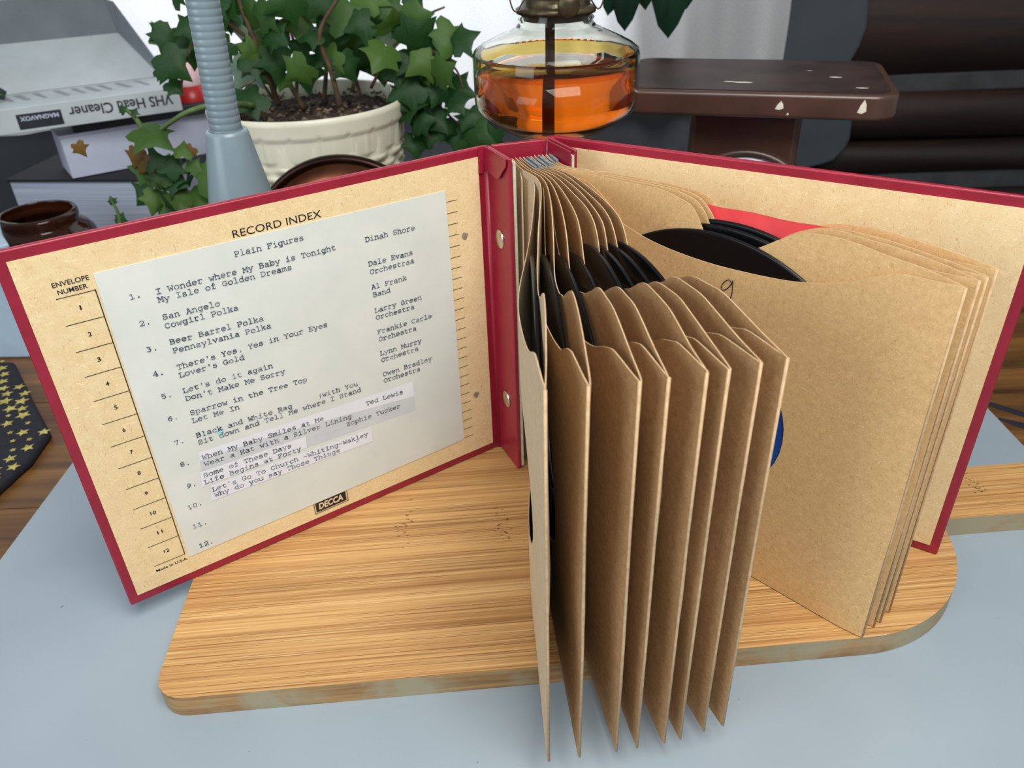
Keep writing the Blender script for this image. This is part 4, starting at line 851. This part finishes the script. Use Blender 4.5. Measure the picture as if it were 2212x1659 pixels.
# print on the front face, upside down (s runs right to left)
def MV(x, z):
    p = v1-vu*x-vn*.0006; return (p.x, p.y, .2105-z)
rb = Rib(); rb.rect(.1510, .0085, .2035, .0272, MV); fit_text(rb, 'VHS Head Cleaner', .0107, .1420, .0075, .0212, MV, .012)
rb.build('box_print', DARKPR, vb)
rb = Rib(); fit_text(rb, 'MAGNAVOX', .1545, .2000, .0115, .0172, lambda x, z: tuple(Vector(MV(x, z))-Vector((vn.x, vn.y, 0))*.0004), .03)
rb.build('box_print', WBOX, vb)
rb = Rib()
for i in range(9):
    s = .175+.021*i+.004*math.sin(i*5); k = len(rb.v); rb.v += [V3(s, .045, .2109), V3(s+.005+.003*(i % 2), .045, .2109), V3(s-.004, .088, .2109), V3(s-.012, .088, .2109)]; rb.f.append((k, k+1, k+2, k+3))
rb.build('faint_print', PALEPR, vb)
o = empty('dark_green_bottle', (-.700, 1.10, .21), 'dark green neck of something leaning inside the open tape box at the left edge', 'bottle')
tube('bottle_neck', [V3(.085, .075, .262), V3(.135, .062, .238), V3(.172, .052, .218)], [.022, .016, .006], glass('green_glass', (.05, .12, .06, 1), .1), o, 14)
rd = empty('red_lidded_pot', (-.46, 1.233, .163), 'small red pot with frosted pink top standing on the white box beside the tape box', 'pot')
lathe('pot_body', (-.4600, 1.233, .1630), [(.0001, 0), (.019, 0), (.021, .004), (.021, .036), (.0001, .036)], CAPRED, rd, n=32); lathe('frosted_top', (-.4600, 1.233, .1995), [(.019, 0), (.0205, .003), (.0205, .026), (.017, .031), (.0001, .032)], PINK, rd, n=32)
jar = empty('brown_jar', (-.605, .985, TZ), 'open brown glass jar with round shoulders in front of the thick book', 'jar')
jc = (-.598, .985, TZ)
jo = [(.0001, 0), (.050, 0), (.058, .006), (.060, .02), (.062, .040), (.0625, .080), (.060, .090), (.054, .0975), (.047, .1015), (.0455, .106), (.0470, .109), (.0470, .115), (.0450, .118)]
lathe('glass_body', jc, jo+[(r_-.004, z) for r_, z in jo[::-1][:-1] if z > .005]+[(.0001, .006)], AMBER, jar, n=56)
lathe('label_patch', jc, [(.0626, .030), (.0631, .058)], two('faded_label', srgb(24, 20, 26), srgb(190, 180, 200), 130, .6, 0, .62, .66), jar, n=56)
tt = empty('pale_blue_tub', (-.66, .86, TZ), 'pale blue plastic tub behind the star cloth at the left edge', 'tub')
tp = [(-.80, .822), (-.545, .812), (-.540, .816), (-.562, .845), (-.605, .915), (-.80, .915)]; o = prism('tub_body', tp, TZ, .1150, TUB, tt, .003); prism('tub_rim', [(x+(.002 if x > -.7 else 0), y) for x, y in tp], .1152, .1205, TUB, tt, .0015)
# cloth with stars
q = random.Random(9); st = empty('star_cloth', (-.56, .66, TZ), 'folded navy cloth printed with yellow stars at the left edge of the table', 'cloth')
fp = [(-.80, .490), (-.462, .551), (-.453, .600), (-.456, .645), (-.500, .702), (-.566, .790), (-.80, .800)]
o = prism('folded_cloth', fp, TZ, -.0100, STARC, st); bev(o, .004, 3)
rb = Rib(); q = random.Random(5)
for i in range(20):
    for j in range(22):
        x = -.76+.0165*i+(.009 if j % 2 else 0)+q.uniform(-.003, .003); y = .50+.0145*j+q.uniform(-.002, .002)
        if not inpoly(x, y, [(a-.005 if a > -.7 else a, b) for a, b in fp]): continue
        s = q.choice((.0080, .0066, .0034)); a0_ = q.random()*6; k = len(rb.v); rb.v.append((x, y, (-.0097)))
        for t in range(10): r_ = s if t % 2 == 0 else s*.45; rb.v.append((x+r_*math.cos(a0_+t*math.pi/5), y+r_*math.sin(a0_+t*math.pi/5), (-.0097)))
        for t in range(10): rb.f.append((k, k+1+t, k+1+(t+1) % 10))
o = rb.build('printed_stars', STARY, st); o['kind'] = 'stuff'
